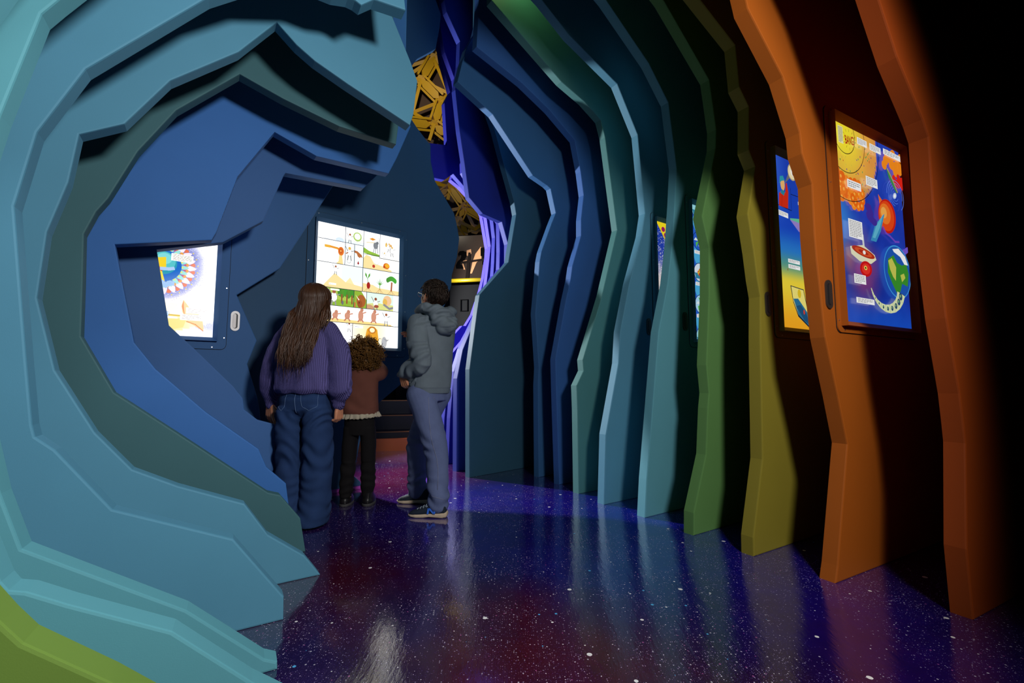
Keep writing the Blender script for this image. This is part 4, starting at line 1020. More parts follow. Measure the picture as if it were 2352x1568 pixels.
def lightbox(label, pl, s0, s1, z0, z1, art, mat, strength, handle, bez=.025, cov=.075, slot_side=1, metal=None):
    metal = metal or STEEL
    root = empty('lightbox', pl.world((s0 + s1) / 2, z0)); b0 = Vector(root.location)
    Wd = lambda s, z, out=0.0: pl.world(s, z, out) - b0
    def rr(a, b, c, d, r, n=6):
        pts = []
        for cx, cz, st in ((c - r, d - r, 0), (a + r, d - r, 90), (a + r, b + r, 180), (c - r, b + r, 270)):
            for i in range(n + 1): an = R(st + 90 * i / n); pts.append((cx + r * math.cos(an), cz + r * math.sin(an)))
        return pts
    def ringplate(o, i, out0, out1, name, m, r=.03, ri=.004):
        A, B = rr(*o, r), rr(*i, ri); bm = bmesh.new(); n = len(A)
        vs = [[bm.verts.new(Wd(p[0], p[1], h)) for p in P_] for P_, h in ((A, out0), (A, out1), (B, out1), (B, out0))]
        for a, b in zip(vs, vs[1:]):
            for k in range(n): bm.faces.new([a[k], a[(k + 1) % n], b[(k + 1) % n], b[k]])
        bmesh.ops.recalc_face_normals(bm, faces=bm.faces); return obj(name, bm, m, root)
    D = (s0, z0, s1, z1); BZ = (s0 - bez, z0 - bez, s1 + bez, z1 + bez); CV = (s0 - cov, z0 - cov, s1 + cov, z1 + cov)
    ringplate((CV[0] - .003, CV[1] - .003, CV[2] + .003, CV[3] + .003), (CV[0] + .002, CV[1] + .002, CV[2] - .002, CV[3] - .002), 0.0005, .0025, 'groove_shade', GAP, r=.033, ri=.03)  # black ring stands in for the shaded groove round the cover panel
    ringplate(CV, BZ, .0012, .007, 'cover_panel', mat)
    bm = bmesh.new()
    o_, i_ = [(BZ[0], BZ[1]), (BZ[2], BZ[1]), (BZ[2], BZ[3]), (BZ[0], BZ[3])], [(D[0], D[1]), (D[2], D[1]), (D[2], D[3]), (D[0], D[3])]
    VV = [[bm.verts.new(Wd(*p, h)) for p in P_] for P_, h in ((o_, .001), (o_, .036), (i_, .004), (i_, .001))]
    for a, b in zip(VV, VV[1:]):
        for k in range(4): bm.faces.new([a[k], a[(k + 1) % 4], b[(k + 1) % 4], b[k]])
    bmesh.ops.recalc_face_normals(bm, faces=bm.faces); obj('bezel', bm, mat, root)
    art.build('display', lit('backlit_print', strength), root, pl, s0, z0, .0045)
    nz_ = 4
    sc = [(CV[0] + .012, z0 + (z1 - z0) * k / (nz_ - 1)) for k in range(nz_)] + [(CV[2] - .012, z0 + (z1 - z0) * k / (nz_ - 1)) for k in range(nz_)] + [(s0 + (s1 - s0) * k / 2, CV[3] - .012) for k in range(3)] + [(s0 + (s1 - s0) * k / 2, CV[1] + .012) for k in range(3)]
    for a, b in sc:
        bm = bmesh.new(); add_prism(bm, [(a + .0035 * math.cos(k * math.pi / 5), b + .0035 * math.sin(k * math.pi / 5)) for k in range(10)], Wd(0, 0, .007), pl.t, Vector((0, 0, 1)), -pl.n, .0025); obj('screw', bm, SCREW, root)
    if handle:
        hs, hz = handle; hw, hh = .026, .066
        def stad(w, h, ds=0, dz=0):
            return [(hs + ds + w * math.cos(R(a)), hz + dz + (h - w) + w * math.sin(R(a))) for a in range(0, 181, 15)] + [(hs + ds + w * math.cos(R(a)), hz + dz - (h - w) + w * math.sin(R(a))) for a in range(180, 361, 15)]
        bm = bmesh.new(); Fh, _, _ = add_prism(bm, stad(hw, hh), Wd(0, 0, 0.0005), pl.t, Vector((0, 0, 1)), -pl.n, .006); h_ = obj('pull_handle', bm, metal, root)
        bm = bmesh.new(); add_prism(bm, stad(hw * .56, hh * .76), Wd(0, 0, .0066), pl.t, Vector((0, 0, 1)), -pl.n, .0006); obj('recess_shade', bm, RECESS_SHADE, h_)  # raised dark pad stands in for the shade inside the pull
        bm = bmesh.new(); add_prism(bm, stad(hw * .36, hh * .72, -slot_side * hw * .17), Wd(0, 0, .0073), pl.t, Vector((0, 0, 1)), -pl.n, .0008); obj('grip', bm, GRIP if metal is STEEL else metal, h_)
    tag(root, label, 'lightbox', 'backlit picture panels'); return root

# ---------------------------------------------------------------- comic page
def art_comic(W, H):
    A = Art(W, H); A.glow = 0.9; WH = (252, 252, 250); SAND = (246, 222, 158); MINT = (214, 234, 226); INKc = (30, 40, 66)
    A.rect(0, 0, 1, 1, WH)
    def fig(u, v, s, body=(250, 250, 248), skin=(166, 96, 62), edge=(150, 150, 150), box=(0, 0, 1, 1)):
        A.ell(u, v, .042 * s, .045 * s, edge, box=box); A.ell(u, v, .038 * s, .041 * s, body, box=box); A.ell(u, v - .05 * s, .022 * s, .018 * s, skin, box=box)
        for dx in (-1, 1):
            A.line([(u + dx * .03 * s, v - .02 * s), (u + dx * .07 * s, v - .05 * s + .02 * dx * s)], .008 * s, edge, box=box); A.line([(u + dx * .018 * s, v + .035 * s), (u + dx * .03 * s, v + .085 * s)], .011 * s, edge, box=box)
    # sky and clouds
    for i in range(9): A.ell(.10 + .022 * i, .125 + .008 * math.sin(i * 1.7), .03, .016, (222, 232, 244), box=(0, 0, .31, .135))
    A.ell(.25, .12, .05, .022, (200, 216, 236), box=(0, 0, .31, .135))
    # green wreath over mist
    A.rect(.31, .105, .53, .135, (214, 232, 240))
    for k in range(12):
        a = k * math.pi / 6; A.line([(.455 + .055 * math.cos(a), .065 + .042 * math.sin(a)), (.455 + .075 * math.cos(a), .065 + .057 * math.sin(a))], .003, (240, 232, 150))
    A.ell(.455, .065, .052, .040, (176, 210, 112)); A.ell(.455, .062, .037, .028, (236, 246, 214)); A.ell(.455, .064, .030, .020, WH)
    fig(.365, .085, .55, box=(.31, 0, .53, .135))
    # grey beast on grass with a long orange leaf
    A.poly([(.53, .14), (.60, .165), (.735, .185), (.735, .215), (.53, .19)], (150, 196, 66)); A.line([(.57, .095), (.70, .085)], .006, (226, 200, 120))
    A.poly([(.60, .06), (.64, .045), (.69, .055), (.645, .07)], (238, 150, 40)); A.ell(.685, .11, .032, .030, (132, 136, 142)); A.ell(.705, .085, .018, .014, (120, 124, 130)); A.line([(.715, .075), (.73, .05), (.715, .035)], .003, (110, 110, 116))
    for dx in (-.02, .0, .02): A.line([(.688 + dx, .13), (.684 + dx * 1.4, .175)], .006, (124, 128, 134))
    # three white figures tumbling
    for p in ((.86, .10, .55), (.90, .13, .6), (.80, .185, .45)): fig(*p, skin=(230, 190, 120), box=(.735, 0, 1, .218))
    A.ell(.82, .085, .012, .02, (236, 190, 90)); A.ell(.88, .085, .018, .012, (232, 180, 110))
    # orange horn and sand pillar
    A.line([(.09, .19), (.13, .19)], .022, (244, 182, 60)); A.line([(.15, .19), (.22, .195), (.26, .205)], .018, (240, 158, 50)); A.ell(.265, .215, .035, .038, (232, 120, 36)); A.ell(.262, .213, .020, .021, (206, 84, 28)); A.ell(.262, .213, .009, .01, (244, 180, 90))
    A.poly([(.245, .25), (.28, .25), (.295, .325), (.21, .325), (.24, .30)], (248, 222, 150))
    # two narrow panels
    A.rect(.31, .14, .42, .325, (226, 238, 236)); A.rect(.42, .14, .53, .325, (216, 234, 232))
    fig(.365, .215, .75, body=(236, 236, 230), skin=(236, 190, 90), box=(.31, .135, .42, .325)); A.line([(.325, .225), (.345, .215)], .008, (170, 100, 60)); A.ring(.36, .285, .016, .003, (150, 150, 150), 0, 180, 14)
    A.poly([(.42, .185), (.46, .19), (.51, .215), (.525, .24), (.50, .235), (.49, .245), (.465, .235), (.45, .21), (.42, .205)], (190, 112, 60)); A.poly([(.472, .27), (.484, .295), (.472, .305), (.46, .295)], (168, 26, 30))
    # dune with a pale egg and an orange shell
    A.rect(.53, .205, 1, .325, (240, 240, 232)); A.poly([(.53, .24), (.57, .205), (.62, .215), (.67, .27), (.80, .285), (.90, .31), (.90, .325), (.53, .325)], SAND)
    A.ell(.70, .245, .036, .034, (200, 200, 190)); A.ell(.70, .244, .032, .030, (244, 242, 234)); A.ell(.665, .295, .018, .014, (196, 60, 40)); A.ell(.83, .275, .042, .027, (226, 120, 30)); A.ell(.84, .272, .030, .018, (248, 182, 50)); A.ell(.80, .285, .014, .012, (196, 70, 24))
    # mountains
    A.rect(.0, .325, .53, .53, (240, 244, 238)); A.rect(.28, .33, .53, .46, MINT); A.poly([(.06, .53), (.12, .475), (.20, .405), (.25, .43), (.33, .47), (.38, .425), (.43, .48), (.53, .49), (.53, .53)], SAND)
    A.poly([(.33, .47), (.38, .425), (.43, .48)], (244, 228, 170)); fig(.21, .375, .5, box=(0, .325, .53, .53)); A.note(.14, .49, .22, .505, 1)
    # sprouting seeds
    A.rect(.53, .325, 1, .53, (226, 238, 234)); A.poly([(.53, .455), (.66, .46), (.72, .48), (.85, .485), (1, .49), (1, .53), (.53, .53)], SAND)
    for u, s in ((.60, .8), (.75, 1.0), (.90, 1.1)):
        for dx in (-.03, -.012, .012, .03): A.line([(u, .485), (u + dx, .515), (u + dx * 1.5, .525)], .0022, (176, 120, 60))
    A.ell(.605, .47, .022, .030, (170, 34, 26)); A.line([(.60, .445), (.59, .41)], .004, (90, 150, 60))
    for dx in (-.03, .03): A.poly([(.592, .415), (.592 + dx * .4, .375), (.592 + dx, .36), (.592 + dx * 1.05, .385)], (96, 166, 62))
    A.line([(.75, .48), (.75, .42)], .006, (110, 170, 80))
    for dx in (-.06, -.035, .0, .035, .06): A.poly([(.742, .455), (.75 + dx, .385 + abs(dx) * .6), (.758, .455)], (116, 176, 84))
    A.line([(.90, .49), (.905, .42)], .014, (176, 96, 60))
    for k in range(9): A.ell(.85 + .0125 * k, .40 - .018 * math.sin(k / 8 * math.pi), .020, .022, (76, 146 + k * 4, 56))
    # forest, beast's head, seated figure
    A.rect(0, .53, .43, .675, (178, 206, 80)); A.poly([(.0, .64), (.2, .62), (.43, .63), (.43, .675), (0, .675)], (146, 188, 56))
    for k in range(7): A.ell(.27 + .024 * k, .56 + .012 * math.sin(k * 2.1), .03, .035, (70 + 8 * (k % 3), 140 + 6 * (k % 4), 44), box=(0, .53, .43, .675))
    for u in (.29, .35, .41): A.line([(u, .58), (u, .645)], .012, (150, 90, 48), box=(0, .53, .43, .675))
    fig(.20, .605, .9, box=(0, .53, .43, .675)); A.note(.16, .537, .26, .55, 1); A.ell(.30, .645, .012, .018, (110, 112, 118))
    A.rect(.43, .53, .585, .675, (150, 186, 56)); A.ell(.52, .615, .055, .055, (176, 98, 44), box=(.43, .53, .585, .675)); A.ell(.505, .64, .030, .032, (158, 82, 36), box=(.43, .53, .585, .675)); A.ell(.497, .63, .005, .006, (20, 14, 10)); A.poly([(.45, .565), (.50, .605), (.49, .61)], (244, 236, 210)); A.poly([(.52, .53), (.585, .53), (.585, .60)], (236, 238, 230)); A.rect(.43, .63, .455, .675, (196, 122, 60))
    A.rect(.585, .53, 1, .675, (206, 226, 214)); A.poly([(.585, .63), (.7, .615), (1, .625), (1, .675), (.585, .675)], (222, 226, 140)); A.ell(.62, .665, .06, .03, (208, 158, 120), box=(.585, .53, 1, .675)); fig(.70, .62, .75, skin=(150, 80, 50)); A.ell(.71, .645, .03, .014, (170, 84, 60))
    A.ell(.85, .585, .055, .045, (240, 196, 150)); A.ell(.82, .60, .03, .03, (236, 190, 90)); A.line([(.81, .625), (.88, .655), (.92, .645)], .018, (140, 140, 146)); A.rect(.93, .53, 1, .675, (250, 250, 250))
    # the figure that learns to walk
    A.rect(0, .675, 1, .81, (238, 244, 240)); A.poly([(0, .775), (.5, .785), (.85, .79), (.95, .81), (0, .81)], (248, 222, 140))
    for u, h in ((.22, .045), (.36, .055), (.52, .085), (.68, .08)):
        A.ell(u, .77 - h * .35, .032, h * .55, (214, 150, 124)); A.ell(u + .012, .77 - h * .95, .020, .018, (206, 140, 112)); A.line([(u - .01, .77), (u - .03, .79)], .012, (206, 140, 112)); A.line([(u + .012, .77), (u + .03, .79)], .012, (206, 140, 112)); A.line([(u + .02, .77 - h * .6), (u + .06, .77 - h * .75)], .010, (214, 150, 124))
    fig(.84, .745, .7); A.poly([(.88, .79), (.895, .80), (.91, .79), (.895, .81)], (226, 160, 50))
    # last row
    A.rect(0, .81, .425, 1, (250, 250, 250)); fig(.385, .84, .5, box=(0, .81, .425, 1)); A.field(lambda u, v: tuple(252 - (252 - c) * max(0, 1 - abs(u - .62) / .4) * .55 for c in (252, 206, 110)), 16, 8, (.425, .81, 1, 1))
    A.poly([(.58, 1), (.585, .90), (.60, .85), (.64, .825), (.69, .825), (.73, .85), (.745, .92), (.75, 1)], (240, 170, 44)); A.ell(.665, .855, .05, .032, (206, 130, 40)); A.ell(.665, .855, .032, .02, (252, 232, 190)); A.poly([(.60, .90), (.64, .86), (.66, .95), (.62, .99)], (222, 146, 40))
    A.ell(.82, .955, .035, .05, (178, 180, 184)); A.poly([(.80, .915), (.86, .93), (.89, .925), (.85, .95)], (164, 166, 172)); A.note(.45, .825, .55, .845, 1, (236, 240, 248))
    A.up()
    w = .0046
    for pp in ([(.31, 0), (.31, .325)], [(.53, 0), (.53, .53)], [(.735, 0), (.735, .215)], [(0, .135), (.53, .135)], [(.42, .137), (.42, .325)], [(.53, .2), (.735, .2)], [(.735, .215), (1, .215)], [(0, .325), (1, .325)], [(0, .53), (1, .53)], [(.43, .53), (.43, .675)], [(.585, .53), (.585, .675)], [(0, .675), (1, .675)], [(0, .81), (1, .81)], [(.425, .81), (.425, 1)]): A.line(pp, w, INKc)
    return A

def mixc(a, b, t): t = max(0, min(1, t)); return tuple(x + (y - x) * t for x, y in zip(a, b))
def sm(a, b, x): t = max(0, min(1, (x - a) / (b - a))); return t * t * (3 - 2 * t)

# ---------------------------------------------------------------- mandala page
def art_mandala(W, H):
    A = Art(W * .455, H * .545); A.glow = 0.7; A.ox = W * .545; A.box = (-.545 / .455, -.455 / .545, 1, 1); cu, cv = .086, .20; W, H = A.W, A.H; asp = H / W
    def dist(u, v): return math.hypot(u - cu, (v - cv) * asp)
    def bg(u, v):
        d = dist(u, v); c = mixc((140, 146, 214), (254, 252, 250), sm(.52, .84, d)); c = mixc(c, (255, 240, 206), sm(.6, .78, d) * (1 - sm(.88, 1.2, d)) * (v > .4) * .8)
        if v > .80 - (u - .3) * .08: c = mixc(c, (252, 226, 140), .75 * sm(1.0, .4, u))
        if v > .98 - (u - .3) * .24: c = mixc((250, 248, 250), (150, 156, 216), sm(1.02, .88, v + (1 - u) * .1) * .55)
        return c
    A.field(bg, 60, 80)
    def sp(u, v, rn):
        d = dist(u, v); k = sm(.5, .56, d) * (1 - sm(.62, .86, d)) + (.45 if v > .99 - (u - .3) * .24 else 0)
        return (rn.choice([(110, 118, 200), (250, 250, 255), (96, 104, 190), (250, 250, 255)])) if rn.random() < k else None
    A.dots(9000, sp, 3, (.0008, .0017))
    def ring_petals(r0, r1, n, wd, col, edge, off=0.0, tip=True):
        for k in range(n):
            a = 2 * math.pi * (k + off) / n; ca, sa = math.cos(a), math.sin(a)
            def pt(r, t): return (cu + (r * ca - t * sa), cv + (r * sa + t * ca) / asp)
            def shape(g): return [pt(r0, -wd * .7 * g), pt((r0 + r1) / 2, -wd * g), pt(r0 + (r1 - r0) * .8, -wd * .6 * g), pt(r1 - (1 - g) * .02, 0), pt(r0 + (r1 - r0) * .8, wd * .6 * g), pt((r0 + r1) / 2, wd * g), pt(r0, wd * .7 * g)]
            A.poly(shape(1.0), edge); A.poly(shape(.9), col)
    def beads(r, n, rad, col, off):
        for k in range(n):
            a = 2 * math.pi * (k + off) / n; A.ell(cu + r * math.cos(a), cv + r * math.sin(a) / asp, rad, rad / asp, col, n=16)
    beads(.60, 28, .012, (250, 226, 70), .5)
    beads(.515, 22, .046, (236, 120, 80), .5)
    ring_petals(.36, .58, 22, .062, (226, 214, 240), (130, 120, 180))
    beads(.42, 22, .034, (240, 170, 80), .5); beads(.385, 22, .024, (206, 80, 150), .5)
    ring_petals(.29, .45, 22, .045, (158, 226, 222), (80, 150, 170)); ring_petals(.30, .37, 22, .017, (246, 236, 110), (200, 180, 70))
    A.ell(cu, cv, .33, .33 / asp, (36, 112, 206), n=60); A.ell(cu + .02, cv - .03, .235, .23 / asp, (48, 160, 186), n=48); A.ell(cu + .03, cv - .05, .20, .19 / asp, (92, 200, 206), n=40); A.ell(cu + .05, cv - .08, .12, .11 / asp, (130, 220, 220), n=30)
    # seated figure in yellow
    A.poly([(0, .12), (.16, .10), (.17, .22), (.12, .25), (0, .26)], (250, 216, 40)); A.poly([(0, .24), (.10, .25), (.16, .38), (.10, .41), (0, .33)], (252, 226, 70)); A.line([(0, .22), (.10, .25)], .018, (214, 60, 40))
    A.line([(.10, .24), (.22, .235), (.28, .225)], .020, (170, 200, 240)); A.line([(.12, .40), (.18, .43), (.24, .40), (.28, .40)], .028, (160, 196, 240))
    A.note(.24, .045, .60, .13, 6, (250, 246, 236), (120, 110, 100), .02)
    # brass instrument and its notes
    A.poly([(.48, .58), (.60, .68), (.80, .76), (.84, .90), (.83, .93), (.56, .83), (.47, .72), (.455, .64)], (250, 210, 150)); A.poly([(.48, .58), (.50, .70), (.53, .80), (.50, .74), (.455, .66)], (236, 150, 90)); A.line([(.55, .83), (.70, .86), (.83, .93)], .006, (230, 150, 80))
    A.line([(.12, .765), (.55, .77)], .012, (250, 220, 90)); A.line([(.12, .762), (.55, .767)], .003, (200, 150, 60))
    for k in range(4): A.ell(.09 + .045 * k, .75 + .01 * (k % 2), .028, .036, (176, 206, 238)); A.ring(.09 + .045 * k, .75, .014, .0016, (110, 140, 190), n=16)
    A.poly([(.02, .80), (.12, .79), (.16, .98), (.02, 1)], (206, 224, 246)); A.poly([(.14, .81), (.55, .80), (.50, .90), (.17, .955)], (252, 228, 138))
    A.note(.53, .665, .90, .735, 3, (254, 250, 246), (190, 180, 180)); A.note(.44, .745, .81, .815, 4, (254, 250, 246), (160, 150, 150))
    return A

# ---------------------------------------------------------------- the beginning of the universe
def art_bang(W, H):
    A = Art(W, H); asp = H / W; c0 = (.14, .055)
    def rr(u, v): return math.hypot(u - c0[0], (v - c0[1]) * asp)
    def bg(u, v):
        r = math.hypot(u - .14, (v - .055) * asp)
        nzv = noise.noise(Vector((u * 5, v * 7, 0))) + .5 * noise.noise(Vector((u * 12, v * 16, 3)))
        if r < .49:
            if r < .146: return mixc((250, 236, 40), (244, 222, 60), r / .14 + nzv * .1)
            if r < .285: return mixc((246, 214, 60), (232, 186, 66), (r - .146) / .14 + nzv * .3)
            return mixc(mixc((240, 180, 66), (226, 150, 70), (r - .285) / .2 + nzv * .5), (120, 112, 140), sm(.10, .38, v - .08) * sm(.25, .65, u))
        c = mixc((34, 70, 190), (20, 44, 150), v + nzv * .4); c = mixc(c, (40, 130, 214), sm(.35, .0, abs(u - .05) + abs(v - .50)) * .9)
        c = mixc(c, (150, 60, 110), sm(.34, .05, math.hypot(u - .32, (v - .74) * 1.2) + nzv * .05) * .75); c = mixc(c, (90, 110, 190), sm(.2, .0, math.hypot(u - .30, (v - .62))) * .6); c = mixc(c, (196, 110, 100), sm(.12, .0, math.hypot(u - .12, (v - .68))) * .6)
        c = mixc(c, (24, 96, 214), sm(.80, 1.0, v) * .6)
        return c
    A.field(bg, 60, 84)
    rnd = random.Random(6)
    for k in range(140):
        u, v = rnd.uniform(0, .64), rnd.uniform(.06, .42); r = math.hypot(u - .14, (v - .055) * asp)
        if .16 < r < .48: A.ell(u, v, .006, .006 / asp * rnd.uniform(.8, 1.5), rnd.choice([(90, 150, 70), (160, 70, 110), (200, 110, 40), (120, 80, 130), (100, 160, 90)]) if r > .29 or rnd.random() < .5 else (216, 196, 70), n=10)
    for k in range(90):
        u, v = rnd.uniform(-.02, .36) , rnd.uniform(.25, .41)
        if v < .25 + u * .13: continue
        A.ell(u, v, .036, .026, rnd.choice([(240, 120, 24), (246, 140, 40), (234, 104, 20)]), n=12); A.ell(u, v, .012, .009, (250, 176, 70), n=10)
    # deeper orange and red cloud at the upper far corner
    for k in range(26): u = rnd.uniform(.70, 1.02); A.ell(u, rnd.uniform(.03, .13 + .05 * (u - .7)), .04, .026, (244, 140, 30), n=12)
    for k in range(12): A.ell(rnd.uniform(.86, 1.0), rnd.uniform(.16, .21), .028, .02, (226, 36, 24), n=12)
    for r in (.146, .285, .49): A.ring(.14, .055, r * W, .0036, (20, 16, 20), n=90)
    A.sv = .92
    # galaxies, comet and planets
    for k in range(5): A.ring(.86, .30, (.03 + .016 * k), .004, mixc((70, 110, 220), (110, 140, 240), k / 5), 20 + 40 * k, 250 + 40 * k, 30)
    A.ell(.85, .30, .035, .016, (190, 210, 245), rot=-.7); A.ell(.85, .30, .02, .009, (250, 250, 250), rot=-.7)
    A.poly([(.74, .145), (.80, .165), (.86, .22), (.90, .27), (.885, .28), (.83, .245), (.77, .20)], (58, 140, 80)); A.line([(.76, .15), (.84, .21), (.90, .27)], .010, (190, 150, 110))
    A.poly([(.58, .33), (.64, .36), (.60, .42)], (230, 110, 50)); A.ell(.70, .445, .135, .105, (196, 30, 20), rot=.5); A.ell(.69, .445, .12, .092, (226, 70, 24), rot=.5); A.ell(.67, .435, .085, .062, (236, 120, 40), rot=.5); A.ell(.65, .43, .045, .034, (240, 170, 80), rot=.5)
    A.poly([(.66, .435), (.50, .52), (.42, .62), (.50, .62), (.58, .55)], (58, 142, 190)); A.poly([(.64, .44), (.52, .52), (.45, .60), (.49, .60), (.57, .53)], (96, 180, 206))
    for k in range(8): A.ell(.42 + .03 * rnd.random() * k / 3, .43 + .011 * k, .045, .022, (62, 44, 150), n=12)
    A.line([(.62, .52), (.66, .55), (.72, .56), (.80, .585), (.86, .58)], .012, (110, 70, 190))
    for k in range(10): A.ell(.82 + .022 * k, .66 - .006 * k + .008 * rnd.random(), .03, .016, (112, 84, 204), n=12)
    A.poly([(.29, .60), (.315, .60), (.325, .70), (.30, .70)], (210, 214, 214)); A.poly([(.12, .685), (.30, .66), (.46, .70), (.48, .725), (.40, .755), (.24, .755), (.13, .725)], (226, 224, 190)); A.ell(.30, .70, .16, .024, (176, 46, 26), rot=.12); A.ell(.30, .70, .12, .017, (214, 84, 40), rot=.12); A.ell(.30, .70, .07, .010, (176, 46, 26), rot=.12); A.ell(.31, .70, .02, .011, (244, 244, 236))
    A.ell(.32, .79, .085, .043, (200, 20, 24), rot=-.15); A.ell(.32, .79, .06, .030, (228, 50, 40), rot=-.15); A.ell(.315, .785, .022, .012, (244, 214, 90)); A.ell(.315, .785, .010, .006, (30, 20, 20))
    A.ell(.80, .765, .215, .158, (60, 150, 220), n=44); A.ell(.80, .765, .205, .150, (30, 84, 176), n=44)
    A.poly([(.66, .70), (.75, .67), (.80, .71), (.88, .72), (.95, .70), (.98, .76), (.95, .84), (.86, .83), (.82, .88), (.76, .89), (.70, .84), (.64, .78)], (56, 140, 44)); A.poly([(.66, .71), (.72, .69), (.78, .74), (.76, .82), (.72, .80), (.68, .76)], (196, 196, 84)); A.poly([(.84, .78), (.90, .765), (.92, .79), (.86, .82)], (190, 196, 80)); A.poly([(.74, .635), (.84, .622), (.94, .66), (.98, .71), (.92, .71), (.86, .67), (.76, .65)], (246, 246, 246))
    # the evolving strip
    n = 9
    for k in range(n):
        def P_(t):
            a = R(165 - 150 * t); rad = .235; return (.60 + rad * math.cos(a), .855 + rad * .62 * math.sin(a) / asp * 1.35, a)
        t0, t1 = k / n, (k + 1) / n
        ws = [.005 + .055 * t for t in (t0, t1)]
        (x0, y0, a0), (x1, y1, a1) = P_(t0), P_(t1)
        q = [(x0 - ws[0] * math.cos(a0), y0 - ws[0] * math.sin(a0) / asp), (x1 - ws[1] * math.cos(a1), y1 - ws[1] * math.sin(a1) / asp), (x1 + ws[1] * math.cos(a1), y1 + ws[1] * math.sin(a1) / asp), (x0 + ws[0] * math.cos(a0), y0 + ws[0] * math.sin(a0) / asp)]
        A.poly(q, (216, 224, 176)); A.line([q[1], q[2]], .0022, (20, 24, 30)); xm, ym = (x0 + x1) / 2, (y0 + y1) / 2; A.ell(xm, ym, ws[0] * .5, ws[0] * .5 / asp * 1.2, (40, 70, 110), n=12); A.ell(xm - .004, ym - .003, ws[0] * .25, ws[0] * .25 / asp, (120, 170, 120), n=10)
    # lettering and notes
    A.word('BANG!', .205, .082, .060, (176, 22, 24), .5, .12)
    for k in range(12): a = R(30 * k); A.line([(.20 + .075 * math.cos(a), .085 + .045 * math.sin(a)), (.20 + .095 * math.cos(a), .085 + .06 * math.sin(a))], .0018, (60, 50, 30))
    A.note(.05, .03, .115, .125, 11, (236, 232, 180), (90, 86, 70)); A.note(.31, .045, .45, .085, 4); A.note(.49, .045, .66, .085, 4); A.note(.70, .035, .98, .07, 3)
    A.note(.40, .252, .57, .305, 5); A.note(.13, .315, .32, .36, 3); A.note(.11, .535, .30, .635, 10); A.note(.14, .83, .30, .88, 5); A.note(.15, .955, .40, .985, 3)
    return A

# ---------------------------------------------------------------- telescope page
def art_scope(W, H):
    A = Art(W, H); asp = H / W
    def bg(u, v):
        c = mixc((30, 62, 176), (22, 70, 190), v * 2); c = mixc(c, (40, 120, 200), sm(.40, .56, v)); c = mixc(c, (80, 150, 140), sm(.54, .64, v)); c = mixc(c, (236, 210, 60), sm(.62, .74, v)); c = mixc(c, (240, 166, 34), sm(.74, 1.0, v)); return mixc(c, (60, 110, 220), sm(.25, .0, u) * sm(.5, .2, v) * .6)
    A.field(bg, 24, 60)
    A.su = .6
    A.line([(0, .295), (.42, .305)], .004, (14, 20, 40)); A.line([(.42, .17), (.42, .305)], .004, (14, 24, 60)); A.line([(.42, .205), (1.66, .20)], .004, (14, 24, 60))
    A.poly([(.10, .30), (.12, .225), (.20, .20), (.28, .21), (.30, .15), (.33, .145), (.36, .20), (.33, .30)], (206, 44, 22)); A.line([(.20, .22), (.17, .30)], .004, (150, 20, 14)); A.ell(.22, .16, .055, .042, (232, 180, 110)); A.poly([(.14, .165), (.16, .12), (.24, .11), (.28, .135), (.20, .145)], (48, 150, 170)); A.poly([(.15, .22), (.20, .195), (.27, .205), (.24, .23)], (40, 130, 150))
    A.poly([(.27, .155), (.30, .145), (.52, .075), (.44, .045)], (110, 110, 116)); A.ell(.485, .065, .115, .052, (186, 170, 130)); A.ell(.485, .065, .10, .044, (240, 222, 180)); A.ell(.50, .065, .055, .022, (250, 246, 236)); A.ell(.51, .065, .024, .019, (110, 60, 30)); A.ell(.51, .065, .011, .010, (10, 10, 10))
    A.note(.05, .325, .32, .355, 3, skew=.02); A.note(.60, .235, .9, .255, 2)
    A.poly([(.36, .355), (.70, .335), (.95, .36), (.95, .37), (.40, .372)], (96, 190, 150)); A.poly([(.36, .362), (.95, .372), (.80, .42), (.58, .42)], (150, 130, 200))
    A.note(.26, .60, .56, .622, 2); A.note(.26, .632, .56, .655, 2); A.ell(.235, .665, .008, .008, (150, 90, 20))
    A.poly([(.28, .755), (.62, .765), (.72, .90), (.98, 1.0), (.70, .985), (.44, .93), (.33, .85)], (14, 40, 60)); A.poly([(.30, .76), (.61, .77), (.70, .90), (.94, .99), (.70, .975), (.45, .92), (.34, .845)], (236, 222, 120)); A.poly([(.34, .83), (.46, .825), (.60, .87), (.72, .91), (.94, .99), (.70, .975), (.45, .92)], (38, 110, 150)); A.poly([(.40, .87), (.52, .86), (.66, .91), (.76, .975), (.60, .95)], (28, 80, 120)); A.ell(.50, .795, .045, .026, (222, 190, 40)); A.ell(.60, .90, .02, .014, (214, 60, 40))
    A.ell(.88, .69, .2, .09, (30, 60, 160)); A.ell(.90, .68, .15, .06, (206, 60, 40)); A.ell(.88, .72, .12, .04, (60, 150, 70))
    return A
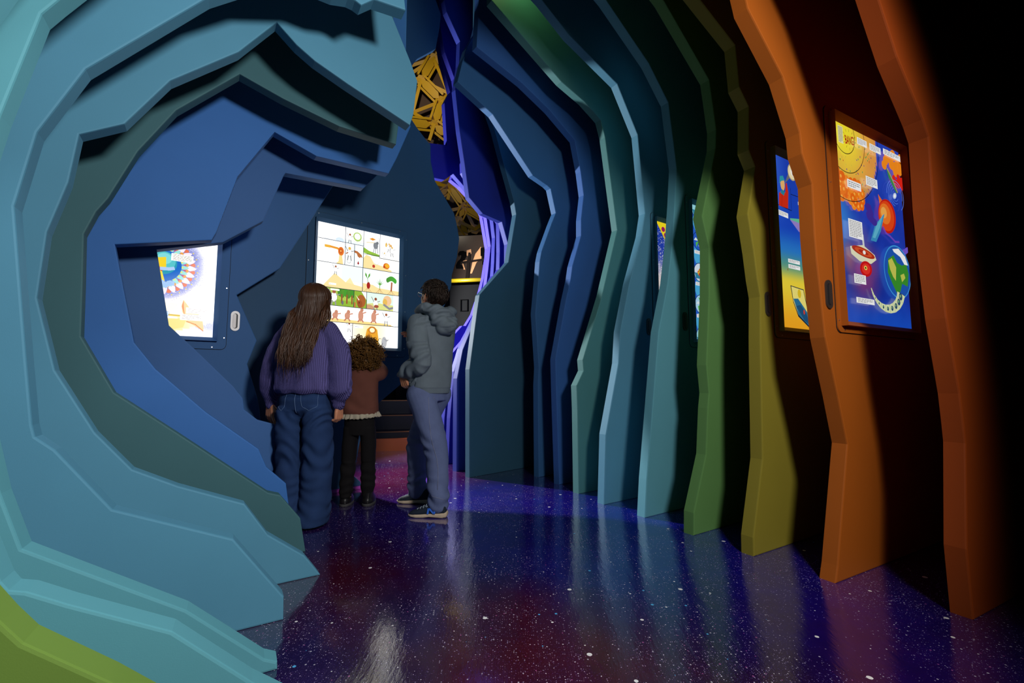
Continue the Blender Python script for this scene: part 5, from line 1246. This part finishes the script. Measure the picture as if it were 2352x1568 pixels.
# ---------------------------------------------------------------- round pictures on blue
def art_rounds(W, H):
    A = Art(W, H); asp = H / W
    A.field(lambda u, v: mixc((60, 130, 220), (24, 60, 180), .5 + .5 * math.sin(u * 9 + v * 4) * math.sin(v * 14)), 24, 48)
    for k in range(9):
        for j in range(5): A.ell(j * .25 + .12 * (k % 2), k * .125, .11, .075, ((40, 96, 206), (74, 170, 220))[(k + j) % 2], n=6)
    for j in range(4):
        for k in range(5):
            u, v = .12 + .25 * j, .03 + .2375 * k
            A.ell(u, v, .105, .072, (16, 36, 110)); A.ell(u, v, .098, .067, ((150, 214, 226), (40, 90, 200), (214, 226, 240), (170, 214, 240))[(j + k) % 4])
            if (j + k) % 2: 
                for q in range(6): a = q * math.pi / 3; A.poly([(u, v), (u + .085 * math.cos(a), v + .058 * math.sin(a)), (u + .06 * math.cos(a + .6), v + .04 * math.sin(a + .6))], ((90, 190, 70), (220, 236, 240))[q % 2])
            else:
                A.poly([(u - .095, v + .006), (u + .095, v + .006), (u + .07, v + .048), (u - .07, v + .048)], (48, 130, 160)); 
                for q in range(6): A.ell(u - .01 + .015 * math.cos(q), v - .02 + .012 * q * .6, .018, .012, ((230, 190, 40), (206, 60, 40))[q % 2], n=10)
            A.note(u - .08, v + .075, u + .08, v + .10, 3, seed=j + k)
    return A
# ---------------------------------------------------------------- speckled page with a yellow corner
def art_speck(W, H):
    A = Art(W, H)
    A.field(lambda u, v: mixc(mixc((34, 60, 170), (226, 212, 206), sm(.22, .50, v)), (40, 70, 180), sm(.62, .86, v)), 8, 40)
    A.dots(5200, lambda u, v, rn: (250, 248, 240) if rn.random() < .75 - abs(v - .45) else (34, 64, 176), 8, (.0016, .0034))
    A.su, A.sv = .45, .5
    A.poly([(0, 0), (2.3, 0), (2.3, 1.2), (.42, .33)], (246, 220, 30)); A.poly([(.40, .31), (2.3, 1.2), (2.3, 1.6), (.42, .62)], (232, 230, 214)); A.line([(0, .0), (.40, .30), (.38, .60)], .005, (24, 30, 60))
    for p in ((.30, .11), (.50, .06), (.40, .20), (.70, .16), (.62, .30), (.85, .08)): A.ell(*p, .075, .042, (160, 12, 96))
    for p in ((.50, .165), (.75, .24), (.62, .10)): A.ell(*p, .055, .030, (236, 90, 30))
    return A

def sx(pl, px, py): return pl.hit(px, py)[0]
WD = .685
def place(label, P, s0, z0, z1, art, mat, k, handle, **kw):
    return lightbox(label, P, s0, s0 + WD, z0, z1, art(WD, z1 - z0), mat, k, P.hit(*handle), **kw)
place('white comic lightbox that the three children look at', LP[9], 1.063, 1.13, 2.093, art_comic, INK, 1.0, (938, 770))
place('mandala lightbox half hidden by a dark blue arch panel', LP[8], sx(LP[8], 492, 700) - WD, 1.13, 2.11, art_mandala, DENIM_BLUE, 1.0, (540, 737))
place('big bang lightbox with planets on the orange fin panel', RP[1], 2.341, 1.128, 2.106, art_bang, ORANGE, .8, (1902, 676), cov=.055, slot_side=-1, metal=BLACKENED)
place('telescope lightbox on the mustard yellow fin panel', RP[2], 2.527, 1.146, 2.131, art_scope, OLIVE, .8, (1763, 698), cov=.06, slot_side=-1, metal=BLACKENED)
place('blue lightbox with round pictures on the cyan fin panel', RP[4], 2.90, 1.152, 2.148, art_rounds, CYAN, .8, (1573, 738), cov=.06, slot_side=-1, metal=BLACKENED)
place('speckled lightbox with a yellow corner on the sky blue fin panel', RP[5], 2.987, 1.15, 2.143, art_speck, SKY, .8, (1490, 750), cov=.06, slot_side=-1, metal=BLACKENED)
